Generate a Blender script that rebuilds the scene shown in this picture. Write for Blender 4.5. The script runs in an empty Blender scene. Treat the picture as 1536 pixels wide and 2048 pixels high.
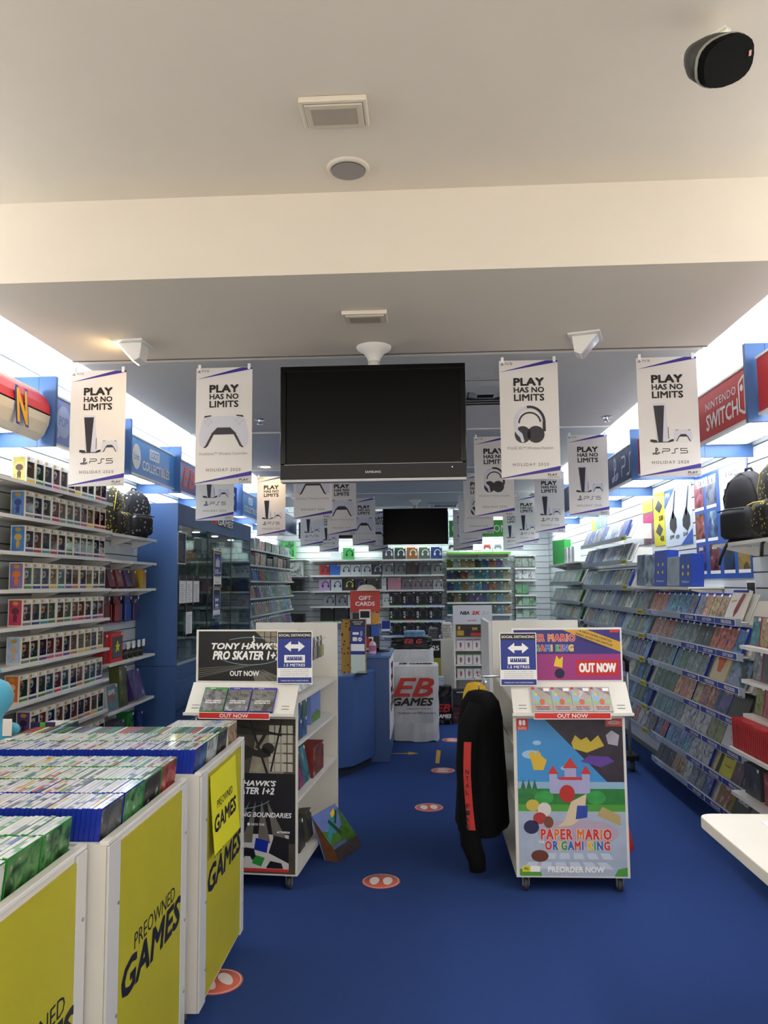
import bpy, bmesh, math, random
from mathutils import Vector, Matrix
random.seed(7)
SC = bpy.context.scene
COL = SC.collection
PI = math.pi
# ------------------------------------------------------------------ camera
cam_d = bpy.data.cameras.new('camera'); cam = bpy.data.objects.new('camera', cam_d); COL.objects.link(cam)
cam_d.sensor_fit = 'HORIZONTAL'; cam_d.sensor_width = 36.0; cam_d.lens = 1540.0/1536.0*36.0
cam_d.clip_start = .05; cam_d.clip_end = 100
yaw, pitch, roll = 0.052126, 0.093707, -0.009
fw = Vector((-math.sin(yaw)*math.cos(pitch), math.cos(yaw)*math.cos(pitch), math.sin(pitch)))
r0 = Vector((math.cos(yaw), math.sin(yaw), 0)); u0 = r0.cross(fw)
rv = r0*math.cos(roll)+u0*math.sin(roll); uv = -r0*math.sin(roll)+u0*math.cos(roll)
cam.matrix_world = Matrix(((rv.x,uv.x,-fw.x,0),(rv.y,uv.y,-fw.y,0),(rv.z,uv.z,-fw.z,1.6),(0,0,0,1)))
SC.camera = cam
# ------------------------------------------------------------------ world (light of the shopping centre coming in through the open shop front)
w = bpy.data.worlds.new('world'); SC.world = w; w.use_nodes = True
w.node_tree.nodes['Background'].inputs[0].default_value = (1.0, .92, .81, 1)
w.node_tree.nodes['Background'].inputs[1].default_value = 1.15
vs = SC.view_settings
vs.view_transform = 'Standard'; vs.look = 'None'; vs.gamma = 1; vs.use_curve_mapping = False; vs.exposure = 1.05
TUBE_E, PANEL_E, SPOT_E, BACK_E = 14.0, 5.0, 26.0, 4.2
# ------------------------------------------------------------------ helpers
def S(h):
    h = h.lstrip('#'); out = []
    for i in (0,2,4):
        c = int(h[i:i+2],16)/255; out.append(c/12.92 if c <= .04045 else ((c+.055)/1.055)**2.4)
    return (*out, 1)
MATS = {}
def M(name, hx=None, rough=.5, metal=0., var=0., vsc=6., bump=0., bsc=150., es=0., coat=0., spec=.5, sheen=0.):
    if name in MATS: return MATS[name]
    m = bpy.data.materials.new(name); m.use_nodes = True; MATS[name] = m
    nt = m.node_tree; N = nt.nodes; L = nt.links; b = N['Principled BSDF']
    c = S(hx); b.inputs['Base Color'].default_value = c
    b.inputs['Roughness'].default_value = rough; b.inputs['Metallic'].default_value = metal
    b.inputs['Specular IOR Level'].default_value = spec
    if coat: b.inputs['Coat Weight'].default_value = coat; b.inputs['Coat Roughness'].default_value = .08
    if sheen: b.inputs['Sheen Weight'].default_value = sheen
    if es:
        b.inputs['Emission Color'].default_value = c; b.inputs['Emission Strength'].default_value = es
    if var or bump:
        tc = N.new('ShaderNodeTexCoord')
        if var:
            n = N.new('ShaderNodeTexNoise'); n.inputs['Scale'].default_value = vsc; n.inputs['Detail'].default_value = 4
            r = N.new('ShaderNodeMapRange'); r.inputs['From Min'].default_value = .3; r.inputs['From Max'].default_value = .7
            r.inputs['To Min'].default_value = 1-var; r.inputs['To Max'].default_value = 1+var
            mx = N.new('ShaderNodeVectorMath'); mx.operation = 'SCALE'; mx.inputs[0].default_value = c[:3]
            L.new(tc.outputs['Object'], n.inputs['Vector']); L.new(n.outputs['Fac'], r.inputs['Value'])
            L.new(r.outputs[0], mx.inputs['Scale']); L.new(mx.outputs[0], b.inputs['Base Color'])
        if bump:
            n2 = N.new('ShaderNodeTexNoise'); n2.inputs['Scale'].default_value = bsc; n2.inputs['Detail'].default_value = 3
            bp = N.new('ShaderNodeBump'); bp.inputs['Strength'].default_value = bump; bp.inputs['Distance'].default_value = .004
            L.new(tc.outputs['Object'], n2.inputs['Vector']); L.new(n2.outputs['Fac'], bp.inputs['Height']); L.new(bp.outputs[0], b.inputs['Normal'])
    return m
def MO(name, rough=.5, coat=0.):                       # takes the colour of its object
    if name in MATS: return MATS[name]
    m = M(name, 'ffffff', rough, coat=coat); nt = m.node_tree; oi = nt.nodes.new('ShaderNodeObjectInfo')
    nt.links.new(oi.outputs['Color'], nt.nodes['Principled BSDF'].inputs['Base Color']); return m
def MCOVER(name, scale=22., wrap=.0, rough=.35, dark=.12):       # printed cover art: abstract shapes around the object's colour
    if name in MATS: return MATS[name]
    m = M(name, '808080', rough); nt = m.node_tree; N = nt.nodes; L = nt.links; b = N['Principled BSDF']
    oi = N.new('ShaderNodeObjectInfo'); tc = N.new('ShaderNodeTexCoord')
    mu = N.new('ShaderNodeMath'); mu.operation = 'MULTIPLY'; mu.inputs[1].default_value = 57.
    L.new(oi.outputs['Random'], mu.inputs[0])
    n = N.new('ShaderNodeTexNoise'); n.noise_dimensions = '4D'; n.inputs['Scale'].default_value = scale
    n.inputs['Detail'].default_value = 6; n.inputs['Distortion'].default_value = 1.2
    L.new(tc.outputs['Object'], n.inputs['Vector']); L.new(mu.outputs[0], n.inputs['W'])
    def sc(k, src):
        v = N.new('ShaderNodeVectorMath'); v.operation = 'SCALE'; v.inputs['Scale'].default_value = k; L.new(src, v.inputs[0]); return v.outputs[0]
    hs = N.new('ShaderNodeHueSaturation'); hs.inputs['Saturation'].default_value = .9; hs.inputs['Value'].default_value = .85 if wrap else .95
    hm = N.new('ShaderNodeMapRange'); hm.inputs['To Min'].default_value = .38; hm.inputs['To Max'].default_value = .62
    L.new(oi.outputs['Random'], hm.inputs['Value']); L.new(hm.outputs[0], hs.inputs['Hue']); L.new(oi.outputs['Color'], hs.inputs['Color'])
    def step(lo, hi):
        r = N.new('ShaderNodeMapRange'); r.inputs['From Min'].default_value = lo; r.inputs['From Max'].default_value = hi; L.new(n.outputs['Fac'], r.inputs['Value']); return r.outputs[0]
    def mix(f, a, c):
        x = N.new('ShaderNodeMix'); x.data_type = 'RGBA'; L.new(f, x.inputs[0]); L.new(a, x.inputs[6])
        if isinstance(c, tuple): x.inputs[7].default_value = c
        else: L.new(c, x.inputs[7])
        return x.outputs[2]
    cb = sc(.85, oi.outputs['Color']) if wrap else oi.outputs['Color']
    c1 = mix(step(.36,.54), sc(dark, oi.outputs['Color']), cb)
    c2 = mix(step(.50,.62), c1, hs.outputs[0])
    c3 = mix(step(.62,.76), c2, (.75,.72,.68,1))
    L.new(c3, b.inputs['Base Color'])
    if wrap:
        b.inputs['Coat Weight'].default_value = .7; b.inputs['Coat Roughness'].default_value = .06; b.inputs['Coat IOR'].default_value = 1.5
        n2 = N.new('ShaderNodeTexNoise'); n2.noise_dimensions = '4D'; n2.inputs['Scale'].default_value = 20; n2.inputs['Distortion'].default_value = 3.
        L.new(tc.outputs['Object'], n2.inputs['Vector']); L.new(mu.outputs[0], n2.inputs['W'])
        bp = N.new('ShaderNodeBump'); bp.inputs['Strength'].default_value = wrap; bp.inputs['Distance'].default_value = .02
        L.new(n2.outputs['Fac'], bp.inputs['Height']); L.new(bp.outputs[0], b.inputs['Coat Normal'])
    return m
def MGLASS(name, tint='e8f4f2', refl=.08):
    if name in MATS: return MATS[name]
    m = bpy.data.materials.new(name); m.use_nodes = True; MATS[name] = m; nt = m.node_tree; N = nt.nodes; L = nt.links
    N.remove(N['Principled BSDF']); t = N.new('ShaderNodeBsdfTransparent'); t.inputs[0].default_value = S(tint)
    g = N.new('ShaderNodeBsdfGlossy'); g.inputs['Roughness'].default_value = .03
    lw = N.new('ShaderNodeLayerWeight'); lw.inputs['Blend'].default_value = .5; pw = N.new('ShaderNodeMath'); pw.operation = 'POWER'; pw.inputs[1].default_value = 4.; fr = N.new('ShaderNodeMath'); fr.operation = 'MULTIPLY_ADD'; fr.inputs[1].default_value = .5; fr.inputs[2].default_value = .03; L.new(lw.outputs['Facing'], pw.inputs[0]); L.new(pw.outputs[0], fr.inputs[0]); x = N.new('ShaderNodeMixShader')
    L.new(fr.outputs[0], x.inputs[0]); L.new(t.outputs[0], x.inputs[1]); L.new(g.outputs[0], x.inputs[2])
    L.new(x.outputs[0], N['Material Output'].inputs['Surface']); return m
class MB:
    def __init__(s): s.v=[]; s.f=[]; s.m=[]; s.s=[]
    def add(s, pts, faces, m=0, sm=False):
        k = len(s.v); s.v += [tuple(p) for p in pts]
        for f in faces: s.f.append(tuple(k+i for i in f)); s.m.append(m); s.s.append(sm)
        return s
    def box(s, x0,x1,y0,y1,z0,z1, m=0, T=None):
        p = [(x0,y0,z0),(x1,y0,z0),(x1,y1,z0),(x0,y1,z0),(x0,y0,z1),(x1,y0,z1),(x1,y1,z1),(x0,y1,z1)]
        if T is not None: p = [T @ Vector(q) for q in p]
        return s.add(p, [(0,3,2,1),(4,5,6,7),(0,1,5,4),(1,2,6,5),(2,3,7,6),(3,0,4,7)], m)
    def hexa(s, p, m=0): return s.add(p, [(0,3,2,1),(4,5,6,7),(0,1,5,4),(1,2,6,5),(2,3,7,6),(3,0,4,7)], m)
    def prism(s, pts, y0, y1, m=0):                     # (x,z) outline pushed along y
        n = len(pts); p = [(x,y0,z) for x,z in pts]+[(x,y1,z) for x,z in pts]
        return s.add(p, [tuple(range(n)), tuple(range(2*n-1,n-1,-1))]+[(i,n+i,n+(i+1)%n,(i+1)%n) for i in range(n)], m)
    def zprism(s, pts, z0, z1, m=0):                    # (x,y) outline pushed along z
        n = len(pts); p = [(x,y,z0) for x,y in pts]+[(x,y,z1) for x,y in pts]
        return s.add(p, [tuple(range(n-1,-1,-1)), tuple(range(n,2*n))]+[(i,(i+1)%n,n+(i+1)%n,n+i) for i in range(n)], m)
    def xprism(s, pts, x0, x1, m=0):                    # (y,z) outline pushed along x
        n = len(pts); p = [(x0,y,z) for y,z in pts]+[(x1,y,z) for y,z in pts]
        return s.add(p, [tuple(range(n-1,-1,-1)), tuple(range(n,2*n))]+[(i,(i+1)%n,n+(i+1)%n,n+i) for i in range(n)], m)
    def tube(s, path, r, n=8, m=0, sm=True):
        P = [Vector(p) for p in path]; rings = []; k = len(s.v); up = None
        for i,p in enumerate(P):
            d = (P[min(i+1,len(P)-1)]-P[max(i-1,0)]).normalized()
            if up is None: up = Vector((0,0,1)) if abs(d.z) < .9 else Vector((0,1,0))
            a = d.cross(up).normalized(); b = a.cross(d).normalized(); up = b
            rr = r[i] if isinstance(r,(list,tuple)) else r
            rings.append([p+a*rr*math.cos(2*PI*j/n)+b*rr*math.sin(2*PI*j/n) for j in range(n)])
        pts = [q for R in rings for q in R]; F = []
        for i in range(len(P)-1):
            for j in range(n): F.append((i*n+j, (i+1)*n+j, (i+1)*n+(j+1)%n, i*n+(j+1)%n))
        s.add(pts, F, m, sm); e = (len(P)-1)*n
        for f in (tuple(range(n)), tuple(range(e+n-1,e-1,-1))):
            s.f.append(tuple(k+i for i in f)); s.m.append(m); s.s.append(False)
        return s
    def lathe(s, prof, n=20, c=(0,0,0), m=0, sm=True, T=None):
        pts = []
        for r,z in prof:
            for j in range(n):
                q = Vector((r*math.cos(2*PI*j/n), r*math.sin(2*PI*j/n), z))
                if T is not None: q = T @ q
                pts.append(q+Vector(c))
        F = [(i*n+j, i*n+(j+1)%n, (i+1)*n+(j+1)%n, (i+1)*n+j) for i in range(len(prof)-1) for j in range(n)]
        return s.add(pts, F, m, sm)
    def ball(s, c, rx, ry, rz, n=12, k=8, m=0, T=None):
        pts = []
        for i in range(k+1):
            t = PI*i/k
            for j in range(n):
                q = Vector((rx*math.sin(t)*math.cos(2*PI*j/n), ry*math.sin(t)*math.sin(2*PI*j/n), rz*math.cos(t)))
                if T is not None: q = T @ q
                pts.append(q+Vector(c))
        F = [((i+1)*n+j, (i+1)*n+(j+1)%n, i*n+(j+1)%n, i*n+j) for i in range(k) for j in range(n)]
        return s.add(pts, F, m, True)
    def mesh(s, name, mats):
        me = bpy.data.meshes.new(name); me.from_pydata(s.v, [], s.f)
        if not isinstance(mats,(list,tuple)): mats = [mats]
        for a in mats: me.materials.append(a)
        me.polygons.foreach_set('material_index', s.m); me.polygons.foreach_set('use_smooth', s.s); me.update(); return me
    def build(s, name, mats, parent=None, loc=(0,0,0), rz=0, bev=0, seg=2):
        return mk(name, s.mesh(name, mats), parent, loc, (0,0,rz), bev, seg)
def mk(name, me, parent=None, loc=(0,0,0), rot=(0,0,0), bev=0, seg=2, col=None):
    o = bpy.data.objects.new(name, me); COL.objects.link(o); o.location = loc; o.rotation_euler = rot
    if parent: o.parent = parent
    if col: o.color = S(col) if isinstance(col,str) else col
    if bev:
        b = o.modifiers.new('bevel','BEVEL'); b.width = bev; b.segments = seg; b.limit_method = 'ANGLE'; b.angle_limit = .7
    return o
def tag(o, label=None, cat=None, group=None, kind=None):
    if label: o['label'] = label
    if cat: o['category'] = cat
    if group: o['group'] = group
    if kind: o['kind'] = kind
    return o
def thing(name, label, cat, loc=(0,0,0), rz=0, group=None):
    o = bpy.data.objects.new(name, None); COL.objects.link(o); o.empty_display_size = .1
    o.location = loc; o.rotation_euler = (0,0,rz); return tag(o, label, cat, group)
def copy_tree(o, parent=None):
    c = o.copy(); COL.objects.link(c); c.parent = parent
    for ch in list(o.children): copy_tree(ch, c)
    return c
def struct(o): o['kind'] = 'structure'; return o
def ordw(n):
    a = ORD; tens = ['twent','thirt','fort','fift','sixt','sevent','eight']
    n += 1
    if n <= 20: return a[n-1]
    return tens[n//10-2]+'ieth' if n%10 == 0 else tens[n//10-2]+'y-'+a[n%10-1]
ORD = 'first second third fourth fifth sixth seventh eighth ninth tenth eleventh twelfth thirteenth fourteenth fifteenth sixteenth seventeenth eighteenth nineteenth twentieth'.split()
# flat print ----------------------------------------------------------
TXT = {}
def txt_mesh(s, bold, shear, sp):
    key = (s,bold,shear,sp)
    if key in TXT: return TXT[key]
    cu = bpy.data.curves.new('lettering','FONT'); cu.body = s; cu.size = 1; cu.offset = bold; cu.shear = shear
    cu.space_character = sp; cu.resolution_u = 2; cu.fill_mode = 'FRONT'; cu.align_x = 'LEFT'
    ob = bpy.data.objects.new('lettering', cu); COL.objects.link(ob); bpy.context.view_layer.update()
    me = bpy.data.meshes.new_from_object(ob.evaluated_get(bpy.context.evaluated_depsgraph_get()))
    bpy.data.objects.remove(ob); bpy.data.curves.remove(cu)
    vs_ = [tuple(v.co) for v in me.vertices]; fs = [tuple(p.vertices) for p in me.polygons]; bpy.data.meshes.remove(me)
    x0 = min(v[0] for v in vs_); x1 = max(v[0] for v in vs_); y0 = min(v[1] for v in vs_); y1 = max(v[1] for v in vs_)
    TXT[key] = ([((v[0]-x0)/(x1-x0)-.5, (v[1]-y0)/(y1-y0)-.5) for v in vs_], fs, (x1-x0)/(y1-y0)); return TXT[key]
def tx(mb, s, cx, cz, w, h, y=-.001, m=0, bold=0., shear=0., sp=1., rot=0.):      # lettering fitted into w x h
    v, f, asp = txt_mesh(s, 0., shear, sp)
    if not w: w = h*asp
    c, n = math.cos(rot), math.sin(rot)
    e = min(bold*h*.8, .09*h) if bold else 0
    if e: w -= 2*e; h -= 2*e
    for k,(dx,dz) in enumerate(((0,0),(-e,-e),(e,e),(-e,e),(e,-e)) if e else ((0,0),)):
        mb.add([(cx+(a*w+dx)*c-(b*h+dz)*n, y-k*.00006, cz+(a*w+dx)*n+(b*h+dz)*c) for a,b in v], f, m)
    return mb
def txt(parent, s, cx, cz, w, h, mat, y=-.001, name='lettering', **k):
    return tx(MB(), s, cx, cz, w, h, y, **k).build(name, mat, parent)
def flat(mb, pts, y, m=0): return mb.add([(x,y,z) for x,z in pts], [tuple(range(len(pts)))], m)
def art(parent, name, polys, mat, y=-.001):
    mb = MB()
    for p in polys: flat(mb, p, y)
    return mb.build(name, mat, parent)
def rect(x0,x1,z0,z1): return [(x0,z0),(x1,z0),(x1,z1),(x0,z1)]
def ell(cx,cz,rx,rz=None,n=20,a0=0,a1=2*PI):
    rz = rx if rz is None else rz; full = abs(a1-a0-2*PI) < 1e-6
    return [(cx+rx*math.cos(a0+(a1-a0)*i/(n if full else n-1)), cz+rz*math.sin(a0+(a1-a0)*i/(n if full else n-1))) for i in range(n)]
def ring(cx,cz,rx,rz,t,n=18,a0=0,a1=2*PI):
    out = []
    for i in range(n):
        a = a0+(a1-a0)*i/n; b = a0+(a1-a0)*(i+1)/n; c = math.cos; s_ = math.sin
        out.append([(cx+rx*c(a),cz+rz*s_(a)),(cx+rx*c(b),cz+rz*s_(b)),(cx+(rx-t)*c(b),cz+(rz-t)*s_(b)),(cx+(rx-t)*c(a),cz+(rz-t)*s_(a))])
    return out
def stroke(pts, w):
    out = []
    for (x0,z0),(x1,z1) in zip(pts,pts[1:]):
        d = math.hypot(x1-x0,z1-z0) or 1; nx,nz = -(z1-z0)/d*w/2,(x1-x0)/d*w/2
        out.append([(x0+nx,z0+nz),(x0-nx,z0-nz),(x1-nx,z1-nz),(x1+nx,z1+nz)])
    return out
def rrect(x0,x1,z0,z1,r,n=4):
    o = []
    for cx,cz,a in ((x1-r,z1-r,0),(x0+r,z1-r,PI/2),(x0+r,z0+r,PI),(x1-r,z0+r,1.5*PI)):
        o += [(cx+r*math.cos(a+PI/2*i/n), cz+r*math.sin(a+PI/2*i/n)) for i in range(n+1)]
    return o
# ------------------------------------------------------------------ common materials
WHITE = M('white_laminate','e9e5dc',.45,var=.02); WMET = M('white_powder_coat','e4e2dc',.4,var=.02)
GREYM = M('grey_steel','9a9c9e',.35,.6); BLACK = M('black_plastic','0b0b0c',.35); INK = M('black_print','151316',.6)
PWHITE = M('white_print','f2f1ee',.6); RED = M('red_print','cf2a24',.5); BLUEP = M('blue_print','22358c',.5); NAVY = M('navy_print','14183a',.55)
PURPLE = M('purple_print','32228a',.5); CHROME = M('chrome','c9ccd0',.18,1.); GREYP = M('grey_print','85858a',.6)
SLATW = M('slat_white','d3d8d8',.4,var=.03); SLATG = M('slat_groove','6f7678',.6); BLUEL = M('blue_laminate','42669a',.42,var=.03,vsc=3)
LIME = M('yellow_board','b8b024',.5,var=.04,vsc=5); GREENP = M('green_print','3f9a35',.5); YEL = M('yellow_print','e8c22a',.5); GOLD = M('gold_print','c99c30',.45)
GLASS = MGLASS('clear_glass'); PANE = MGLASS('box_window','f4f4f4')
CASEB = M('blue_case_plastic','1b2f9c',.25); CASEG = M('green_case_plastic','2f8f3a',.25); CASER = M('red_case_plastic','b0242a',.25); CASEW = M('white_case_plastic','e6e6e2',.3)
COVER = MCOVER('case_cover'); COVERW = MCOVER('shrink_wrapped_cover', wrap=.9); BOXART = MCOVER('carton_print', 9., .0, .4); OBJC = MO('painted_card', .45); OBJG = MO('glossy_plastic', .25)
SHELFG = M('clear_lip','b9c2c6',.2); LABELW = M('price_label','f0efe9',.6)
# ------------------------------------------------------------------ the setting
XL, XR, YB, YF = -2.45, 2.10, 13.2, -1.2
CARPET = M('blue_carpet','314880',.95,var=.22,vsc=260.,bump=.6,bsc=420.,spec=.1)
FCEIL = M('warm_white_paint','d9d0c1',.8,var=.01); RCEIL = M('cool_lit_ceiling','d2d2ce',.8,var=.01); COVEW = M('cove_white_paint','e8eef2',.8)  # cooler light over the rear ceiling is put into its grey base colour
struct(MB().box(-3.2,3.0,YF,YB+.1,-.1,0).build('floor', CARPET))
c1 = struct(MB().box(-3.2,3.0,YF,2.87,3.13,3.25).build('ceiling', FCEIL))
c2 = struct(MB().box(-1.86,1.46,3.02,3.93,2.80,3.25).box(XL-.1,XR+.1,2.87,3.02,2.80,3.25).build('ceiling', FCEIL))
c3 = struct(MB().box(-1.86,1.46,3.93,YB,2.815,3.25).build('ceiling', RCEIL))
struct(MB().box(XL-.1,-1.86,3.02,YB,3.13,3.25).build('ceiling', COVEW))
struct(MB().box(1.46,XR+.1,3.02,YB,3.13,3.25).build('ceiling', COVEW))
struct(MB().box(-1.86,1.46,3.92,3.936,2.797,2.816).build('trim_1', M('shadow_gap','77726a',.8)))
for nm, bx in (('wall_left',(XL-.12,XL-.014,YF,YB+.1,0,3.25)),('wall_right',(XR+.014,XR+.12,YF,YB+.1,0,3.25)),('wall_back',(XL-.1,XR+.1,YB+.014,YB+.12,0,3.25))):
    wl = struct(MB().box(*bx).build(nm, SLATG))
    me = None
    for i in range(29):
        z = .06+i*.1
        if me is None:
            if nm == 'wall_left': b = MB().box(XL-.014,XL,3.02,YB,0,.091)
            elif nm == 'wall_right': b = MB().box(XR,XR+.014,3.02,YB,0,.091)
            else: b = MB().box(XL,XR,YB,YB+.014,0,.091)
            me = b.mesh('slat', SLATW)
        mk('slat', me, wl, (0,0,z))
    if nm != 'wall_back':
        X = XL if nm == 'wall_left' else XR
        a = sorted((X, X+(-.014 if X < 0 else .014)))
        o = MB().box(a[0],a[1],3.02,YB,2.96,3.13).build('upper_panel', COVEW, wl)
        MB().box(a[0],a[1],YF,3.02,0,3.13).build('front_panel', M('cream_paint','cfc6b4',.8), wl)
# ------------------------------------------------------------------ fascia band: blue dividers, signs, light panels, tubes
TUBE = M('fluorescent_tube','f2f7ff',.4,es=TUBE_E); DIFF = M('lit_diffuser','f2f7ff',.4,es=PANEL_E)
LF, RF = -2.07, 1.62
def divider(side, y, label, short=False):
    x0, x1 = (XL, -2.155 if short else LF) if side < 0 else (1.70 if short else RF, XR)
    t = thing('divider_panel', label, 'divider panel', ((x0+x1)/2, y, 2.39))
    h = (x1-x0)/2
    if side < 0: MB().box(-h,h-.1,-.012,.012,0,.40).build('board', BLUEL, t); MB().box(h-.097,h,-.014,.014,0,.40).build('front_post', BLUEL, t)
    else: MB().box(-h+.1,h,-.012,.012,0,.40).build('board', BLUEL, t); MB().box(-h,-h+.097,-.014,.014,0,.40).build('front_post', BLUEL, t)
LY = [4.18,5.30,6.42,7.54,8.66,9.78,10.90,12.02]; RY = [3.88,4.98,6.04,7.16,8.28,9.40,10.52,11.64]
for i,y in enumerate(LY): divider(-1, y, f'blue divider panel above the left wall, {ORD[i]} behind the red and white fascia', i in (3,6,7))
for i,y in enumerate(RY): divider(1, y, f'blue divider panel above the right wall, {ORD[i]} going back from the shop front', i in (1,3,6,7,8))
def lamp_bay(side, y0, y1, i):
    x0, x1 = (XL+.03, -2.156) if side < 0 else (1.702, XR-.03)
    sd = 'left' if side < 0 else 'right'
    t = thing('light_panel', f'white lit ceiling light panel under the {sd} fascia, {ORD[i]} bay from the front', 'light', ((x0+x1)/2,(y0+y1)/2,2.47), group='lit panels under the fascias')
    hx, hy = (x1-x0)/2, (y1-y0)/2-.02
    MB().box(-hx,hx,-hy,hy,0,.03).build('housing', WMET, t); MB().box(-hx+.03,hx-.03,-hy+.03,hy-.03,-.004,.0).build('diffuser', DIFF, t)
    t = thing('strip_light', f'white fluorescent strip light on top of the {sd} fascia, {ORD[i]} bay from the front', 'light', ((x0+x1)/2,(y0+y1)/2,2.50), group='strip lights above the fascias'); MB().box(-.03,.03,-hy,hy,0,.10).build('stand_off',WMET,t)
    MB().box(-.04,.04,-hy,hy,.10,.15).build('batten', WMET, t); MB().tube([(0,-hy+.03,.19),(0,hy-.03,.19)],.022,8).build('tube', TUBE, t)
    for q in (-hy+.02, hy-.02): MB().box(-.02,.02,q-.012,q+.012,.15,.215).build('lamp_holder', WMET, t)
ly = [.5,1.8,3.05]+LY+[12.68]; ry = [.5,1.7,2.78]+RY+[12.68]
for i in range(len(ly)-1): lamp_bay(-1, ly[i], ly[i+1], i)
for i in range(len(ry)-1): lamp_bay(1, ry[i], ry[i+1], i)
def sign(side, y0, y1, face, label, z0=2.43, z1=2.70, bulge=0):
    x = -2.12 if side < 0 else 1.665
    t = thing('fascia_sign', label, 'sign', (x,(y0+y1)/2,z0), PI/2 if side < 0 else -PI/2)
    h = (y1-y0)/2-.016; H = z1-z0
    MB().box(-h,h,.0,.028,0,H).build('sign_board', face, t)
    MB().box(-h,h,-.006,.03,-.012,0).build('edge_trim', WMET, t); MB().box(-h,h,-.006,.03,H,H+.012).build('edge_trim', WMET, t)
    return t, h, H
SBLUE = M('sign_blue','5598de',.4); SPUR = M('sign_violet','8d98d0',.4); SRED = M('sign_red','c8322c',.4); SNAVY = M('sign_navy','1a2c62',.4); SEB = M('sign_royal','1d3f9e',.4)
# left: curved red and white fascia at the entrance (only its end is in the picture)
t = thing('fascia_sign','curved red and white fascia sign with a yellow letter, left entrance','sign',(-2.155,3.62,2.42),PI/2)
prof = [(0.0,0),(-.035,.03),(-.06,.09),(-.068,.135)]; prof2 = [(-.068,.145),(-.062,.19),(-.04,.24),(0,.27)]
MB().xprism(prof+[(0,.135)],-.55,.53).build('white_half', M('cream_sign','ece3cd',.35), t)
MB().xprism([(0,.145)]+prof2,-.55,.53).build('red_half', M('bright_red_sign','d8261f',.35), t)
MB().box(-.55,.53,-.06,0,.135,.145).build('black_seam', BLACK, t)
MB().box(-.55,.53,0,.0008,-.006,.285).build('back_board', WMET, t)
tx(MB(),'N',.215,.12,.15,.20,-.0725,bold=.05,shear=-.2).build('letter_outline', M('letter_blue','2b4fb0',.4), t); tx(MB(),'N',.215,.12,.125,.175,-.0745,bold=.03,shear=-.2).build('letter', M('letter_yellow','f2b41c',.4), t)
# left fascia signs
t,h,H = sign(-1,4.2,5.29,SPUR,'violet blue fascia sign with a round pale emblem, left wall')
art(t,'emblem',[ell(-.37,.14,.085,.095)],M('emblem_pale','bcc6e6',.5),-.002); txt(t,'POP!',-.37,.14,.12,.06,SPUR,-.003,bold=.03); txt(t,'POP! VINYL',.13,.115,.60,.09,M('emblem_pale'),-.002,bold=.04)
art(t,'emblem_tail',[[(-.44,.08),(-.39,.06),(-.45,.03)]],M('emblem_pale'),-.002)
t,h,H = sign(-1,5.31,6.41,SBLUE,'bright blue fascia sign reading loot collectibles beside the cabinet')
art(t,'emblem',[ell(-.33,.13,.085,.095)],PWHITE,-.002); txt(t,'COLLECTIBLES',.1,.085,.62,.075,PWHITE,-.002,bold=.035)
art(t,'plate',[rrect(-.06,.16,.15,.235,.012)],PWHITE,-.002); txt(t,'LOOT',.05,.192,.18,.06,SBLUE,-.003,bold=.03); txt(t,'Loot',-.33,.13,.11,.05,SBLUE,-.003)
t,h,H = sign(-1,6.43,8.6,SEB,'royal blue fascia sign with red and white lettering above the cabinet')
txt(t,'EB',-.72,.135,.36,.17,RED,-.002,bold=.02,shear=.25); txt(t,'GAMES',.55,.125,.85,.16,PWHITE,-.002,bold=.045,shear=.2)
t,h,H = sign(-1,8.68,9.77,SBLUE,'bright blue fascia sign reading loot collectibles past the cabinet')
txt(t,'COLLECTIBLES',.08,.085,.7,.075,PWHITE,-.002,bold=.035); art(t,'plate',[rrect(-.06,.16,.15,.235,.012)],PWHITE,-.002); txt(t,'LOOT',.05,.192,.18,.06,SBLUE,-.003,bold=.03)
t,h,H = sign(-1,9.79,12.7,SNAVY,'dark navy fascia sign in the far left corner')
# right fascia signs
SR = M('sign_red')
t,h,H = sign(1,2.8,3.86,SR,'plain red fascia sign at the right shop entrance')
t,h,H = sign(1,3.90,6.02,SR,'red fascia sign with white lettering on the right wall')
txt(t,'NINTENDO',.63,.185,.44,.045,PWHITE,-.002,bold=.015,sp=1.15); txt(t,'SWITCH',.64,.09,.46,.095,PWHITE,-.002,bold=.03); txt(t,'TM',.885,.062,.03,.016,PWHITE,-.002)
for cx in (.975,-.35):
    art(t,'emblem',[*stroke([(cx-.03,.04),(cx-.085,.065),(cx-.085,.205),(cx-.03,.23),(cx-.012,.23),(cx-.012,.04),(cx-.03,.04)],.016),ell(cx-.05,.175,.018),rrect(cx+.012,cx+.085,.033,.237,.03)],PWHITE,-.002); art(t,'emblem_dot',[ell(cx+.048,.115,.02)],SR,-.003)
t,h,H = sign(1,6.06,8.26,SNAVY,'navy fascia sign with a white console logo on the right wall')
SLOG = M('sign_logo','c9d4ea',.4)
art(t,'console_mark',[*stroke([(.0+.43-.02,.05),(.43-.02,.24),(.43+.03,.215),(.43+.035,.15),(.43-.02,.14)],.026),*stroke([(.43-.03,.085),(.43-.11,.07),(.43-.09,.045),(.43-.03,.06)],.02),*stroke([(.43+.01,.075),(.43+.09,.10),(.43+.10,.07),(.43+.01,.045)],.02)],SLOG,-.002)
art(t,'lettering',[*stroke([(0.655,.05),(0.655,.13),(0.755,.13),(0.775,.15),(0.775,.19),(0.755,.21),(0.655,.21)],.02),*stroke([(0.805,.05),(0.885,.05),(0.905,.07),(0.905,.19),(0.925,.21),(0.975,.21)],.02),*stroke([(1.015,.21),(0.955,.11),(1.025,.11)],.02)],SLOG,-.002)
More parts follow.
